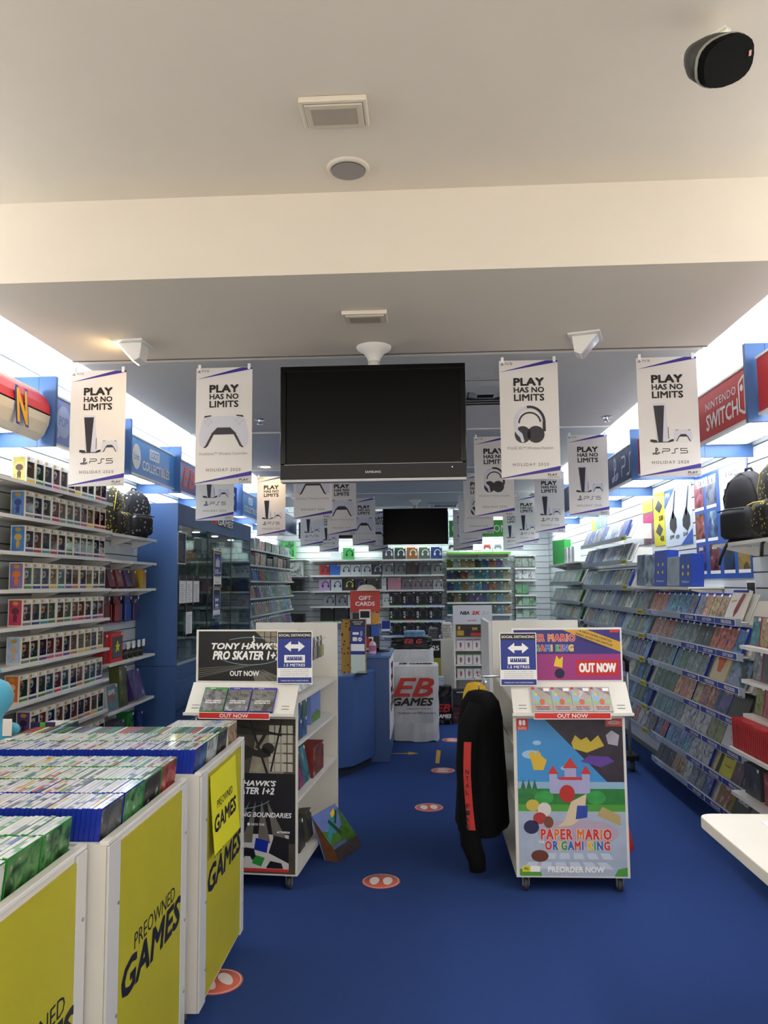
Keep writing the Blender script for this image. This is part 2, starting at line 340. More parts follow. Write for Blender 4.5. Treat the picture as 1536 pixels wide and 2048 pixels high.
t,h,H = sign(1,8.30,9.38,SNAVY,'short navy fascia sign over the accessory bays'); t,h,H = sign(1,9.42,12.7,M('sign_green','3f9a35',.4),'plain green fascia sign over the far right bays')
# back wall fascia
def bsign(x0,x1,face,label):
    t = thing('fascia_sign',label,'sign',((x0+x1)/2,12.72,2.37)); h=(x1-x0)/2-.01
    MB().box(-h,h,0,.03,0,.27).build('sign_board',face,t); MB().box(-h,h,-.005,.03,-.012,0).build('edge_trim',WMET,t); return t
bsign(-2.1,-.78,M('sign_black','101216',.4),'black fascia sign on the back wall')
bsign(-.70,.36,M('sign_black'),'black fascia sign behind the hanging rear television')
t = bsign(.40,1.57,M('sign_green'),'green fascia sign reading xbox one on the back wall')
txt(t,'XBOX ONE',.08,.13,.72,.12,PWHITE,-.002,bold=.0); art(t,'emblem',[ell(-.45,.135,.08,.08)],PWHITE,-.002); art(t,'emblem_cross',stroke([(-.5,.08),(-.4,.19)],.02)+stroke([(-.4,.08),(-.5,.19)],.02),M('sign_green'),-.003)
for i,(x,w_) in enumerate(((-.74,.05),(.38,.05),(1.60,.05))):
    tag(MB().box(x-.018,x+.018,12.72,YB,2.30,2.80).build('divider_panel',BLUEL),f'blue divider panel above the back wall, {ORD[i]} from the left wall','divider panel')
for i,(x0,x1) in enumerate(((-2.1,-.78),(-.70,.36),(.40,1.57))):
    t = thing('strip_light',f'fluorescent strip light above the back wall fascia, {ORD[i]} from the left wall','light',((x0+x1)/2,12.95,2.44),group='strip lights above the back fascia'); h=(x1-x0)/2-.05
    MB().box(-h,h,-.04,.04,0,.05).build('batten',WMET,t); MB().tube([(-h+.03,0,.085),(h-.03,0,.085)],.022,8).build('tube',TUBE,t)
    for q in (-h+.02,h-.02): MB().box(q-.012,q+.012,-.02,.02,.05,.11).build('lamp_holder',WMET,t)
    t = thing('light_panel',f'white lit light panel under the back wall fascia, {ORD[i]} from the left wall','light',((x0+x1)/2,12.96,2.40),group='lit panels under the back fascia')
    MB().box(-h,h,-.19,.19,0,.03).build('housing',WMET,t); MB().box(-h+.03,h-.03,-.16,.16,-.004,0).build('diffuser',M('lit_diffuser_back','e3f6f2',.4,es=BACK_E),t)
# ------------------------------------------------------------------ ceiling fittings
def recessed(x,y,z,sx,sy,label,lit=None):
    t = thing('recessed_light',label,'light',(x,y,z))
    MB().prism(rect(-sx,sx,-.02,-.001),-sy,sy).build('flange',M('light_flange','d9cfbd',.5),t,bev=.004)
    MB().box(-sx*.86,sx*.86,-sy*.8,sy*.8,-.026,-.02).build('lamp_frame',M('light_frame','c9beab',.45),t,bev=.002)
    MB().box(-sx*.68,sx*.68,-sy*.56,sy*.56,-.027,-.026).build('glass',M('frosted_glass','a39a8a',.3),t)
    MB().box(-sx*.88,sx*.88,-sy*.82,sy*.82,-.0205,-.02).build('shadow_gap',M('shadow_gap'),t)
recessed(-.27,2.345,3.13,.108,.075,'square recessed downlight, switched off, in the front ceiling')
recessed(-.25,3.33,2.80,.10,.062,'square recessed downlight, switched off, in the dropped soffit')
t = thing('ceiling_speaker','round flush ceiling speaker with grey grille','speaker',(-.262,2.70,3.13))
MB().lathe([(0,-.006),(.062,-.006),(.066,-.012),(.078,-.004),(.08,0)],32).build('rim',M('light_flange'),t); MB().lathe([(0,-.0135),(.062,-.0125)],32).build('grille',M('speaker_grille','8f8a86',.7,bump=.5,bsc=900),t)
def washer(x,y,rz,label,lit):
    t = thing('wall_washer_light',label,'light',(x,y,2.80),rz)
    MB().box(-.085,.085,-.075,.075,-.008,0).build('base_plate',WMET,t)
    MB().xprism([(-.06,-.008),(.06,-.008),(.05,-.085),(.02,-.10)],-.05,.05).build('housing',WMET,t,bev=.003)
    MB().hexa([(-.044,-.0615,-.016),(.044,-.0615,-.016),(.044,-.05,-.016),(-.044,-.05,-.016),(-.044,.012,-.097),(.044,.012,-.097),(.044,.02,-.095),(-.044,.02,-.095)]).build('lens',lit,t)
WARM = M('warm_lamp','ffd9a0',.4,es=SPOT_E)
washer(-1.43,3.66,-PI/2,'lit warm wall-washer light on the left of the soffit',M('warm_lamp'))
ws = washer(.80,3.72,PI/2-.3,'unlit white wall-washer light on the right of the soffit',M('lamp_lens','b8c4cc',.1))
for i,(x,y) in enumerate(((-1.196,5.52),(1.35,5.66))):
    t = thing('fire_sprinkler','small chrome fire sprinkler on the rear ceiling, '+('left' if i == 0 else 'right')+' aisle','sprinkler',(x,y,2.815))
    MB().lathe([(0,-.004),(.036,-.004),(.04,0)],20).build('rose',CHROME,t); MB().lathe([(0,-.03),(.012,-.03),(.012,-.004)],12).build('stem',CHROME,t); MB().lathe([(0,-.034),(.024,-.034),(.024,-.031),(0,-.031)],12).build('deflector',CHROME,t)
for (x,y,s_,lb) in ((.40,4.85,.30,'large'),(.3,11.75,.24,'far')):
    t = thing('air_diffuser',f'{lb} square louvred air diffuser in the rear ceiling','air vent',(x,y,2.815))
    MB().box(-s_,s_,-s_,s_,-.004,0).build('backing',M('vent_dark','5a5e62',.7),t)
    for k in range(4):
        a = s_*(1-.22*k); b = a-.05
        for (p) in (((-a,-a),(a,-a),(b,-b),(-b,-b)),((a,-a),(a,a),(b,b),(b,-b)),((a,a),(-a,a),(-b,b),(b,b)),((-a,a),(-a,-a),(-b,-b),(-b,b))):
            zz = (-.006,-.006,-.028,-.028); MB().add([(q[0],q[1],c) for q,c in zip(p,zz)]+[(q[0],q[1],c+.003) for q,c in zip(p,zz)],[(0,1,2,3),(7,6,5,4),(0,4,5,1),(2,6,7,3)]).build('louvre',M('vent_grey','b4b8ba',.5),t)
t = thing('downlight','lit warm round downlight in the rear ceiling by the left aisle','light',(-1.62,7.75,2.815))
MB().lathe([(.05,-.006),(.075,-.004),(.078,0)],24).build('rim',WMET,t); MB().lathe([(0,-.004),(.05,-.005)],24).build('lamp',M('warm_downlight','ffdfae',.4,es=60),t)
# rails for the banners
RAILY = [4.0,6.0,8.0,10.2,12.0]
for i,y in enumerate(RAILY):
    tag(MB().box(-1.86,1.46,y-.008,y+.008,2.806,2.8155).build('banner_rail',WMET),f'thin white ceiling rail carrying the {ORD[i]} row of hanging banners','rail')
# speaker
t = thing('wall_speaker','black wedge-shaped speaker hung from the front ceiling on a bracket','speaker',(.80,2.0,3.005),0)
R = Matrix.Rotation(.6,4,'Z') @ Matrix.Rotation(.7,4,'X') @ Matrix.Rotation(-.62,4,'Y')
def wedge(y0,y1,fr): # outline long axis x, thickness z
    return [(-.095*fr,y0),(-.06*fr,y1),(.06*fr,y1),(.095*fr,y0)]
mb = MB(); out=[]; 
prof = [(.10*math.copysign(abs(math.cos(a))**.85,math.cos(a)),.052*math.copysign(abs(math.sin(a))**.75,math.sin(a))-.006*math.cos(a)) for a in [2*PI*k/22 for k in range(22)]]
def loft(mb, rings, m=0, sm=False):
    n = len(rings[0]); pts = [q for r in rings for q in r]; F = [(i*n+j,i*n+(j+1)%n,(i+1)*n+(j+1)%n,(i+1)*n+j) for i in range(len(rings)-1) for j in range(n)]
    F += [tuple(range(n-1,-1,-1)), tuple(range((len(rings)-1)*n,len(rings)*n))]
    return mb.add(pts, F, m, sm)
def rg(s_,y): return [R @ Vector((x*s_*.86,y,z*s_*1.2)) for x,z in prof]
loft(MB(),[rg(.95,-.055),rg(1,-.035)]).build('grille',M('speaker_black','060606',.8,bump=.4,bsc=700,spec=.12),t)
loft(MB(),[rg(1.02,-.035),rg(1.03,-.027)]).build('trim_ring',M('speaker_trim','8f9088',.4),t)
loft(MB(),[rg(1.0,-.027),rg(.9,.02),rg(.6,.06),rg(.3,.07)],sm=True).build('cabinet',M('speaker_shell','3a3a38',.5),t)
mb = MB().box(-.004,.004,-.0585,-.057,-.006,.008,T=Matrix.Translation(R@Vector((.065,0,0)))@R); mb.build('badge',M('badge','b07a6a',.4),t)
MB().tube([(0,.03,.02),(.03,.03,.06),(.045,.02,.098)],.012,8).build('bracket',WMET,t); MB().tube([(-.06,.06,.045),(-.02,.05,.072),(.045,.02,.098)],[.012,.014,.016],8).build('arm',WMET,t)
MB().tube([(-.03,.0,.04),(.0,.0,.06),(.04,.01,.095)],.003,6).build('cable',M('cable_cream','c9c0a0',.6),t)
# ------------------------------------------------------------------ televisions
def tv(name,label,x0,x1,z0,z1,y,logo):
    t = thing(name,label,'television',((x0+x1)/2,y,z0)); h=(x1-x0)/2; H=z1-z0
    GL = M('gloss_black','040405',.12,spec=.22); SCR = M('screen_off','030304',.2,spec=.15)
    b = .028
    mb = MB(); zb = .075 if logo else .02
    mb.box(-h,h,0,.07,0,zb).box(-h,h,0,.07,H-b,H).box(-h,-h+b,0,.07,zb,H-b).box(h-b,h,0,.07,zb,H-b); mb.build('bezel',GL,t,bev=.003)
    MB().box(-h+b,h-b,.012,.06,zb,H-b).build('screen',SCR,t)
    MB().box(-h+.06,h-.06,.07,.12,.08,H-.06).build('rear_housing',BLACK,t)
    if logo:
        MB().box(-h+.004,h-.004,-.002,.06,-.012,-.0).build('silver_strip',GREYM,t); txt(t,'SAMSUNG',.0,.032,.075,.011,M('logo_silver','b8bcc0',.4),-.001,bold=.03)
        MB().box(-h+.02,h-.02,-.001,.001,zb-.004,zb-.002).build('trim_line',GREYM,t); art(t,'status_dot',[ell(h-.07,.05,.003,n=8)],CHROME,-.0012)
    top = 2.80-z0 if y < 4 else 2.815-z0
    MB().tube([(0,.15,.2),(0,.15,top-.06)],.03,12).build('pole',WMET,t); MB().lathe([(.03,top-.075),(.034,top-.06),(.05,top-.035),(.086,top-.012),(.09,top)],24,(0,.15,0)).build('ceiling_cone',WMET,t)
    MB().box(-.15,.15,.115,.14,.15,H-.1).build('mount_plate',GREYM,t)
tv('television','large black flat television hanging from the soffit',-.693,.208,2.107,2.666,3.66,True)
tv('television','smaller black flat television hanging near the back wall',-.59,.337,2.165,2.68,11.0,False)
# ------------------------------------------------------------------ hanging banners
BANW,BANH = .305,.63
BSHEET = M('banner_white','dcd8d4',.5); GRS = M('product_grey','b9bac4',.5); GRD = M('product_dark','221d26',.45); GRL = M('product_light','c9cad6',.5)
def padmarks(mb,cx,cz,s_):   # the console maker's mark
    for p in stroke([(cx-.002*s_,cz-.5*s_),(cx-.002*s_,cz+.5*s_),(cx+.22*s_,cz+.38*s_),(cx+.24*s_,cz+.1*s_),(cx,cz+.05*s_)],.13*s_)+stroke([(cx-.08*s_,cz-.22*s_),(cx-.5*s_,cz-.3*s_),(cx-.4*s_,cz-.45*s_),(cx-.08*s_,cz-.36*s_)],.1*s_)+stroke([(cx+.08*s_,cz-.28*s_),(cx+.5*s_,cz-.16*s_),(cx+.5*s_,cz-.3*s_),(cx+.08*s_,cz-.45*s_)],.1*s_): flat(mb,p,-.0012)
def ps5(mb,cx,cz,w_,h):
    x=cx-w_/2; k=w_/3.4; t_=h*.16
    for p in stroke([(x,cz-h/2),(x,cz),(x+.9*k,cz),(x+k,cz+.1*h),(x+k,cz+.4*h),(x+.9*k,cz+h/2),(x,cz+h/2)],t_)+stroke([(x+1.2*k,cz-h/2),(x+1.6*k,cz-h/2),(x+1.7*k,cz-.4*h),(x+1.7*k,cz+.4*h),(x+1.8*k,cz+h/2),(x+2.2*k,cz+h/2)],t_)+stroke([(x+3.4*k,cz+h/2),(x+2.5*k,cz+h/2),(x+2.5*k,cz+.05*h),(x+3.3*k,cz+.05*h),(x+3.4*k,cz-.05*h),(x+3.4*k,cz-.4*h),(x+3.3*k,cz-h/2),(x+2.4*k,cz-h/2)],t_): flat(mb,p,-.0012)
def pad(mbs,cx,cz,s_):        # game controller, s_ = width
    L_,D_ = mbs; q = lambda P,m_=1: [(cx+m_*a*s_,cz+b*s_) for a,b in P]
    body = [(-.14,.30),(-.40,.27),(-.44,.20),(-.5,-.1),(-.48,-.28),(-.42,-.32),(-.36,-.26),(-.26,-.06),(-.2,-.02),(-.14,.06)]
    for m_ in (1,-1): flat(L_,q(body,m_)[::m_],-.0012)
    flat(L_,q([(-.14,.06),(.14,.06),(.16,.30),(-.16,.30)]),-.0013)
    flat(D_,q([(-.2,.0),(-.13,.07),(.13,.07),(.2,.0),(.26,-.06),(.22,-.07),(-.22,-.07),(-.26,-.06)]),-.0015)
    for m_ in (1,-1):
        flat(D_,q([(-.2,-.04),(-.26,-.08),(-.36,-.28),(-.41,-.33),(-.36,-.33),(-.32,-.3),(-.2,-.07)],m_)[::m_],-.0015); flat(D_,q([(-.40,.27),(-.38,.31),(-.26,.32),(-.24,.30)],m_)[::m_],-.0015)
def banner(kind):
    t = thing('hanging_banner','x','banner'); w_,h=BANW,BANH; x0,x1=-w_/2,w_/2
    MB().box(x0,x1,0,.0012,-h,0).build('sheet',BSHEET,t)
    flat(MB(),[(x0,-.062),(x1,-.012),(x1,-.002),(x1-.06,-.002)],-.0008).build('purple_stripe',PURPLE,t); mb = MB(); flat(mb,[(x0,-h+.008),(x0,-h+.004),(x1,-h+.045),(x1,-h+.068)],-.0008); mb.build('purple_stripe',PURPLE,t)
    flat(MB(),[(x0,-h),(x1,-h),(x1,-h+.045),(x0,-h+.004)],-.0006).build('grey_corner',M('banner_grey','c4c1c2',.5),t)
    mb = MB()
    tx(mb,'PLAY',0,-.115,.160,.043,-.0012,bold=.075); tx(mb,'HAS NO',0,-.158,.158,.030,-.0012,bold=.05); tx(mb,'LIMITS',0,-.199,.158,.037,-.0012,bold=.05); mb.build('slogan',INK,t)
    mb = MB(); padmarks(mb,x0+.015,-.017,.016); ps5(mb,x0+.05,-.017,.036,.010); tx(mb,'PLAY',x1-.042,-h+.022,.048,.012,-.0012,bold=.04); tx(mb,'HAS NO LIMITS',x1-.038,-h+.009,.06,.006,-.0012); tag(mb.build('small_print',INK,t),kind='stuff')
    txt(t,'HOLIDAY 2020',0,-.553,.185,.016,M('grey_ink','4a474c',.6),-.0012,sp=1.3)
    L_,D_ = MB(),MB()
    if kind == 'console':
        flat(L_,[(-.078,-.25),(-.07,-.33),(-.066,-.445),(.005,-.445),(-.01,-.33),(-.012,-.25),(-.016,-.245),(-.07,-.245)],-.0010)
        flat(D_,[(-.074,-.256),(-.02,-.256),(-.034,-.447),(-.056,-.447)],-.0014)
        flat(D_,[(-.098,-.444),(-.094,-.432),(-.066,-.436),(-.06,-.446),(-.01,-.446),(.005,-.436),(.02,-.432),(.022,-.444),(.0,-.45),(-.08,-.45)],-.0013)
        flat(D_,rect(-.006,-.003,-.43,-.37),-.0014); pad((L_,D_),.07,-.415,.095)
        mb = MB(); padmarks(mb,-.07,-.495,.036); ps5(mb,.025,-.495,.125,.024); mb.build('logo',INK,t)
    elif kind == 'pad':
        pad((L_,D_),0,-.345,.27); txt(t,'DualSense\u2122 Wireless Controller',0,-.466,.262,.015,GREYP,-.0012)
        mb = MB()
        for a in (0,PI/2,PI,PI*1.5):
            for p in ring(-.083+.015*math.cos(a),-.295+.015*math.sin(a),.007,.007,.0012,8)+ring(.083+.016*math.cos(a),-.292+.016*math.sin(a),.006,.006,.001,10): flat(mb,p,-.0015)
        mb.build('button_outlines',GREYP,t)
    else:
        for p in ring(0,-.33,.082,.088,.02,20,0,PI): flat(L_,p,-.001)
        flat(L_,[(-.082,-.33),(-.062,-.33),(-.062,-.37),(-.04,-.39),(-.03,-.43),(-.036,-.438),(-.045,-.435),(-.052,-.41),(-.07,-.39),(-.08,-.37)],-.0017)
        for p in ring(0,-.33,.082,.088,.014,10,0,1.75): flat(D_,p,-.0013)
        for p in ring(0,-.335,.06,.06,.009,16,0.1,PI): flat(D_,p,-.0013)
        flat(D_,ell(.03,-.395,.045,.045),-.0014); flat(D_,ell(-.038,-.395,.042,.045),-.0014); flat(D_,rect(.066,.082,-.38,-.33),-.0013)
        txt(t,'PULSE 3D\u2122 Wireless Headset',0,-.466,.235,.015,GREYP,-.0012)
    L_.build('product_light',GRL,t); D_.build('product_dark',GRD,t)
    for s_ in (-1,1): MB().box(s_*.135-.007,s_*.135+.007,-.004,.006,-.012,.018).build('clip',PWHITE,t)
    return t
proto = {k: banner(k) for k in ('console','pad','headset')}; used = set()
KN = {'console':'standing games console','pad':'white game controller','headset':'wireless headset'}
ROWX = {0:(-1.745,-1.058,.557,1.268),1:(-1.655,-.872,.55,1.275),2:(-1.605,-.86,.565,1.295),3:(-1.50,-.80,.61,1.35),4:(-1.49,-.72,.60,1.37)}
for r,y in enumerate(RAILY):
    for c,(k,x) in enumerate(zip(('console','pad','headset','console'),ROWX[r])):
        b = proto[k] if k not in used else copy_tree(proto[k]); used.add(k)
        b.location = (x,y-.012,2.765-(.02 if r else 0)); b.rotation_euler = (0,0,random.uniform(-.03,.03))
        sd = 'over the left aisle ' if (k == 'console' and c == 0) else 'over the right aisle ' if k == 'console' else ''
        b['label'] = f'white hanging banner picturing a {KN[k]} {sd}in the {ORD[r]} rail'.replace('in the','on the'); b['group'] = 'hanging promotional banners'
# ------------------------------------------------------------------ shelves
def wall_shelf(label, xw, depth, y0, y1, z, brackets=3, group=None, lip=True):
    """straight shelf board on a side wall, top surface at z"""
    s_ = 1 if xw < 0 else -1
    t = thing('wall_shelf', label, 'shelf', (xw,(y0+y1)/2,z), group=group); h=(y1-y0)/2; x0,x1 = sorted((s_*.002,s_*depth))
    MB().box(x0,x1,-h,h,-.012,0).build('board',WMET,t)
    if lip: MB().box(*sorted((s_*(depth-.004),s_*depth)),-h,h,-.020,-.0125).build('front_lip',WMET,t)
    for k in range(brackets):
        y = -h+.04+(2*h-.08)*k/max(1,brackets-1)
        MB().prism([(s_*.003,-.075),(s_*.02,-.075),(s_*(depth-.03),-.024),(s_*(depth-.03),-.017),(s_*.003,-.017)],y-.008,y+.008).build('bracket',WMET,t)
    return t
def back_shelf(label, yw, depth, x0, x1, z, group=None, brackets=3):
    t = thing('wall_shelf', label, 'shelf', ((x0+x1)/2,yw,z), group=group); h=(x1-x0)/2
    MB().box(-h,h,-depth,-.002,-.016,0).build('board',WMET,t); MB().box(-h,h,-depth,-depth+.004,-.03,-.0165).build('front_lip',WMET,t)
    for k in range(brackets):
        x = -h+.04+(2*h-.08)*k/max(1,brackets-1); MB().xprism([(-.003,-.075),(-.02,-.075),(-depth+.03,-.024),(-depth+.03,-.017),(-.003,-.017)],x-.008,x+.008).build('bracket',WMET,t)
    return t
# ------------------------------------------------------------------ collectible figure boxes
FW,FD,FH = .098,.085,.152
def MINNER():
    m = M('figure_inner','303030',.6); nt=m.node_tree; oi=nt.nodes.new('ShaderNodeObjectInfo'); v=nt.nodes.new('ShaderNodeVectorMath'); v.operation='SCALE'; v.inputs['Scale'].default_value=.45
    nt.links.new(oi.outputs['Color'],v.inputs[0]); nt.links.new(v.outputs[0],nt.nodes['Principled BSDF'].inputs['Base Color']); return m
def fig_box_mesh():
    w_,d,h = FW/2,FD,FH; t_=.002; b = MB()
    b.box(-w_,w_,0,d,0,t_,0).box(-w_,w_,0,d,h-t_,h,0).box(-w_,-w_+t_,0,d,t_,h-t_,0).box(w_-t_,w_,0,d,t_,h-t_,0).box(-w_+t_,w_-t_,d-t_,d,t_,h-t_,2)
    b.box(-w_+t_,-w_+t_+.0006,t_,d-t_,t_,h-t_,2).box(w_-t_-.0006,w_-t_,t_,d-t_,t_,h-t_,2).box(-w_+.003,w_-.003,t_,d-t_,t_,t_+.0006,2)
    b.box(-w_+t_,w_-t_,0,t_,t_,.030,0).box(-w_+t_,w_-t_,0,t_,h-.030,h-t_,0).box(-w_+t_,-w_+.008,0,t_,.03,h-.03,0).box(w_-.007,w_-t_,0,t_,.03,h-.03,0)
    b.box(-w_+.004,w_-.004,-.0006,0,.004,.018,1); flat(b,ell(-w_+.022,h-.015,.014,.010,12),-.0006,3); flat(b,rect(w_-.026,w_-.006,h-.022,h-.008),-.0006,4)
    return b.mesh('card_box',[M('figure_card','d9d4c8',.5),MO('figure_trim',.5),MINNER(),M('figure_logo','b9952f',.5),LABELW])
def fig_mesh(k):
    sk = M(f'figure_skin{k}',('d9a97c','8a5a3a','c9c4bb')[k],.5); b = MB()
    b.ball((0,.042,.088),.032,.028,.028,12,8,1); b.ball((0,.046,.096),.0345,.028,.026,12,8,0)
    if k == 1: b.ball((0,.045,.118),.02,.018,.02,10,6,0)
    if k == 2: b.tube([(-.022,.045,.112),(-.03,.045,.128)],.006,6,0); b.tube([(.022,.045,.112),(.03,.045,.128)],.006,6,0)
    b.tube([(0,.044,.066),(0,.044,.046),(0,.044,.036)],[.012,.016,.014],10,0)
    for s_ in (-1,1):
        b.tube([(s_*.012,.044,.062),(s_*.022,.04,.044)],.006,6,1); b.tube([(s_*.008,.044,.038),(s_*.009,.042,.032)],.008,6,0)
        b.ball((s_*.012,.0155,.086),.005,.004,.006,8,6,2)
    b.lathe([(0,.0325),(.025,.0325),(.025,.030),(0,.030)],14,(0,.044,0),2)
    return b.mesh('figure',[OBJG,sk,BLACK])
FBOX = fig_box_mesh(); FIGS = [fig_mesh(k) for k in range(3)]; FWIN = MB().box(-FW/2+.008,FW/2-.007,.0003,.0009,.03,FH-.03).mesh('window',PANE)
TR = [('red','b3262a'),('navy','22306e'),('green','3b7a3c'),('yellow','d8b52c'),('orange','c8641e'),('purple','5a3a86'),('teal','2e8a8c'),('grey','77777a'),('pink','c04a7a'),('brown','6a4630')]
ENDC = ['a39a55','5a86c8','3f7cc4','7d6aa8','b93258','9fb9dc','d2691f','5a3a78','b9952f']
SHZ = [2.20,2.00,1.80,1.59,1.383,1.172,.960,.743,.53]
SN = ['top','second','third','fourth','fifth','sixth','seventh','eighth','ninth']
for r,z in enumerate(SHZ):
    wall_shelf(f'white metal wall shelf of figure boxes, {SN[r]} down, left wall', XL,.205,3.3,5.43,z,4)
    ys = 4.29 if r < 7 else (4.42 if r == 7 else 4.86); n = int((5.40-ys)/(FW+.003))+1
    for i in range(n):
        y = ys+i*(FW+.003); cn,cx = random.choice(TR)
        t = thing('figure_box',f'boxed vinyl figure with {cn} trim, {ORD[i]} from the shop front on the {SN[r]} left shelf','figure box',(XL+.19+random.uniform(-.004,.004),y,z+.0002),PI/2+random.uniform(-.02,.02),'boxed vinyl figures on the left wall')
        mk('card_box',FBOX,t,col=cx); mk('figure',FIGS[random.randrange(3)],t,(0,-.012,-.01),col=random.choice(TR)[1]).scale = (1.22,1,1.12); mk('window',FWIN,t)
        if i == 0:
            mb = MB().box(-FW/2-.0008,-FW/2-.0002,.006,FD-.006,.006,FH-.006); mb.build('side_print',M(f'end_print_{r}',ENDC[r],.45,var=.15,vsc=30),t)
            e = MB(); X = -FW/2-.0012
            for cy,cz,ry,rz in ((.042,.085,.022,.019),(.042,.048,.012,.018),(.036,.03,.004,.01),(.048,.03,.004,.01)): e.add([(X,cy+ry*math.cos(a*PI/8),cz+rz*math.sin(a*PI/8)) for a in range(16)][::-1],[tuple(range(16))])
            e.build('printed_figure',M(f'end_figure_{r}',['4a3328','3a4a8c','c9a24c','d8762a','5a2a3a','c9a98a','dcb890','2c1a3a','6a4a2a'][r],.5),t)
            e = MB(); e.add([(X,.042+.018*math.cos(a*PI/8),.128+.011*math.sin(a*PI/8)) for a in range(16)][::-1],[tuple(range(16))]); e.build('printed_badge',M('figure_logo'),t)
# ------------------------------------------------------------------ section with backpacks, between the figures and the cabinet
for i,(z,d) in enumerate(((1.99,.205),(1.795,.205),(1.585,.205),(1.05,.205),(.705,.205),(.41,.205))):
    wall_shelf(f'white metal wall shelf beside the blue cabinet, {SN[i]} from the top',XL,d,5.44,6.36,z,3)
def backpack(label, loc, rz, mats, S_=1.0, tilt=0):
    t = thing('backpack',label,'backpack',loc,rz); A,Bm,C = mats
    def sec(z,wx,dy,oy=0,n=16):
        return [Vector((S_*wx*(abs(math.cos(a))**.6)*(1 if math.cos(a)>0 else -1), S_*(oy+dy*(abs(math.sin(a))**.6)*(1 if math.sin(a)>0 else -1)), S_*z)) for a in [2*PI*i/n for i in range(n)]]
    loft(MB(),[sec(0,.12,.055),sec(.03,.14,.07),sec(.15,.145,.072),sec(.27,.135,.066),sec(.34,.105,.05),sec(.38,.05,.025)],0,True).build('main_body',A,t)
    loft(MB(),[sec(.02,.10,.02,-.072),sec(.04,.115,.035,-.075),sec(.15,.115,.035,-.075),sec(.185,.10,.018,-.07)],0,True).build('front_pocket',Bm,t)
    MB().tube([Vector(p)*S_ for p in ((-.10,-.112,.17),(0,-.117,.175),(.10,-.112,.17))],.004*S_,6).build('zip',C,t)
    MB().tube([Vector(p)*S_ for p in ((-.135,-.02,.05),(-.128,-.05,.25),(-.09,-.045,.33),(0,-.03,.372),(.09,-.045,.33),(.128,-.05,.25),(.135,-.02,.05))],.004*S_,6).build('zip',C,t)
    MB().tube([Vector(p)*S_ for p in ((-.03,.02,.375),(-.02,.015,.40),(.02,.015,.40),(.03,.02,.375))],.007*S_,6).build('handle',C,t)
    return t
def MSPECK(name, a, b, sc_):
    m = M(name,a,.8); nt=m.node_tree; N=nt.nodes; L=nt.links; v=N.new('ShaderNodeTexVoronoi'); v.inputs['Scale'].default_value=sc_; tc=N.new('ShaderNodeTexCoord'); L.new(tc.outputs['Object'],v.inputs['Vector'])
    r=N.new('ShaderNodeMapRange'); r.inputs['From Min'].default_value=.22; r.inputs['From Max'].default_value=.3; r.inputs['To Min'].default_value=1; r.inputs['To Max'].default_value=0; L.new(v.outputs['Distance'],r.inputs['Value'])
    x=N.new('ShaderNodeMix'); x.data_type='RGBA'; x.inputs[6].default_value=S(a); x.inputs[7].default_value=S(b); L.new(r.outputs[0],x.inputs[0]); L.new(x.outputs[2],N['Principled BSDF'].inputs['Base Color']); return m
BPK = M('black_nylon','121214',.7,bump=.3,bsc=500); BPP = MSPECK('speckled_nylon','131316','8f8a90',30); BPY = MSPECK('yellow_splash_nylon','15140f','c9a820',42); BPS = M('black_strap','0c0c0d',.8); YZIP = M('yellow_zip','c9b52a',.6)
backpack('black backpack with pale speckled print on the left wall shelf',(-2.31,6.02,1.9902),PI/2-.35,(BPP,BPP,BPS),.98)
backpack('black and yellow splashed backpack beside the boxed figures',(-2.335,5.66,1.9902),PI/2+.1,(BPY,BPY,YZIP),.92)
def carton(name,label,cat,loc,rz,w_,d,h,col,face=BOXART,body=OBJC,tilt=0,words=None,wcol=PWHITE,sticker=True,group=None,wfit=None,extra=None):
    t = thing(name,label,cat,(loc[0],loc[1],loc[2]+d*math.sin(tilt)),rz,group); t.rotation_euler = (-tilt,0,rz)
    mk('carton',MB().box(-w_/2,w_/2,0,d,0,h).mesh('carton',body),t,col=col,bev=.0015,seg=1)
    mk('front_print',MB().box(-w_/2+.002,w_/2-.002,-.0008,-.0001,.002,h-.002).mesh('front_print',face),t,col=col)
    if sticker: MB().box(w_/2-.03,w_/2-.008,-.0014,-.0009,h-.022,h-.006).build('price_label',LABELW,t)
    if words:
        for (s_,cx,cz,ww,hh) in words: txt(t,s_,cx,cz,ww,hh,wcol,-.0016,bold=.03)
    return t
def wrapped(a): return a
LW = PI/2
carton('toy_box','yellow boxed toy on the shelf below the empty shelf','toy box',(-2.26,6.12,1.5852),LW,.09,.08,.15,'b99a20')
for i,(y,c,cn) in enumerate(((5.52,'5a2a3a','maroon'),(5.68,'7a2a2a','dark red'),(5.85,'4a3a66','plum'),(5.99,'6a4a3a','brown'))):
    carton('toy_box',f'{cn} clear-lidded toy pack lying back on the left shelf','toy box',(-2.27,y,1.5852),LW,.11,.07,.13,c,tilt=.25,group='small toy packs by the cabinet')
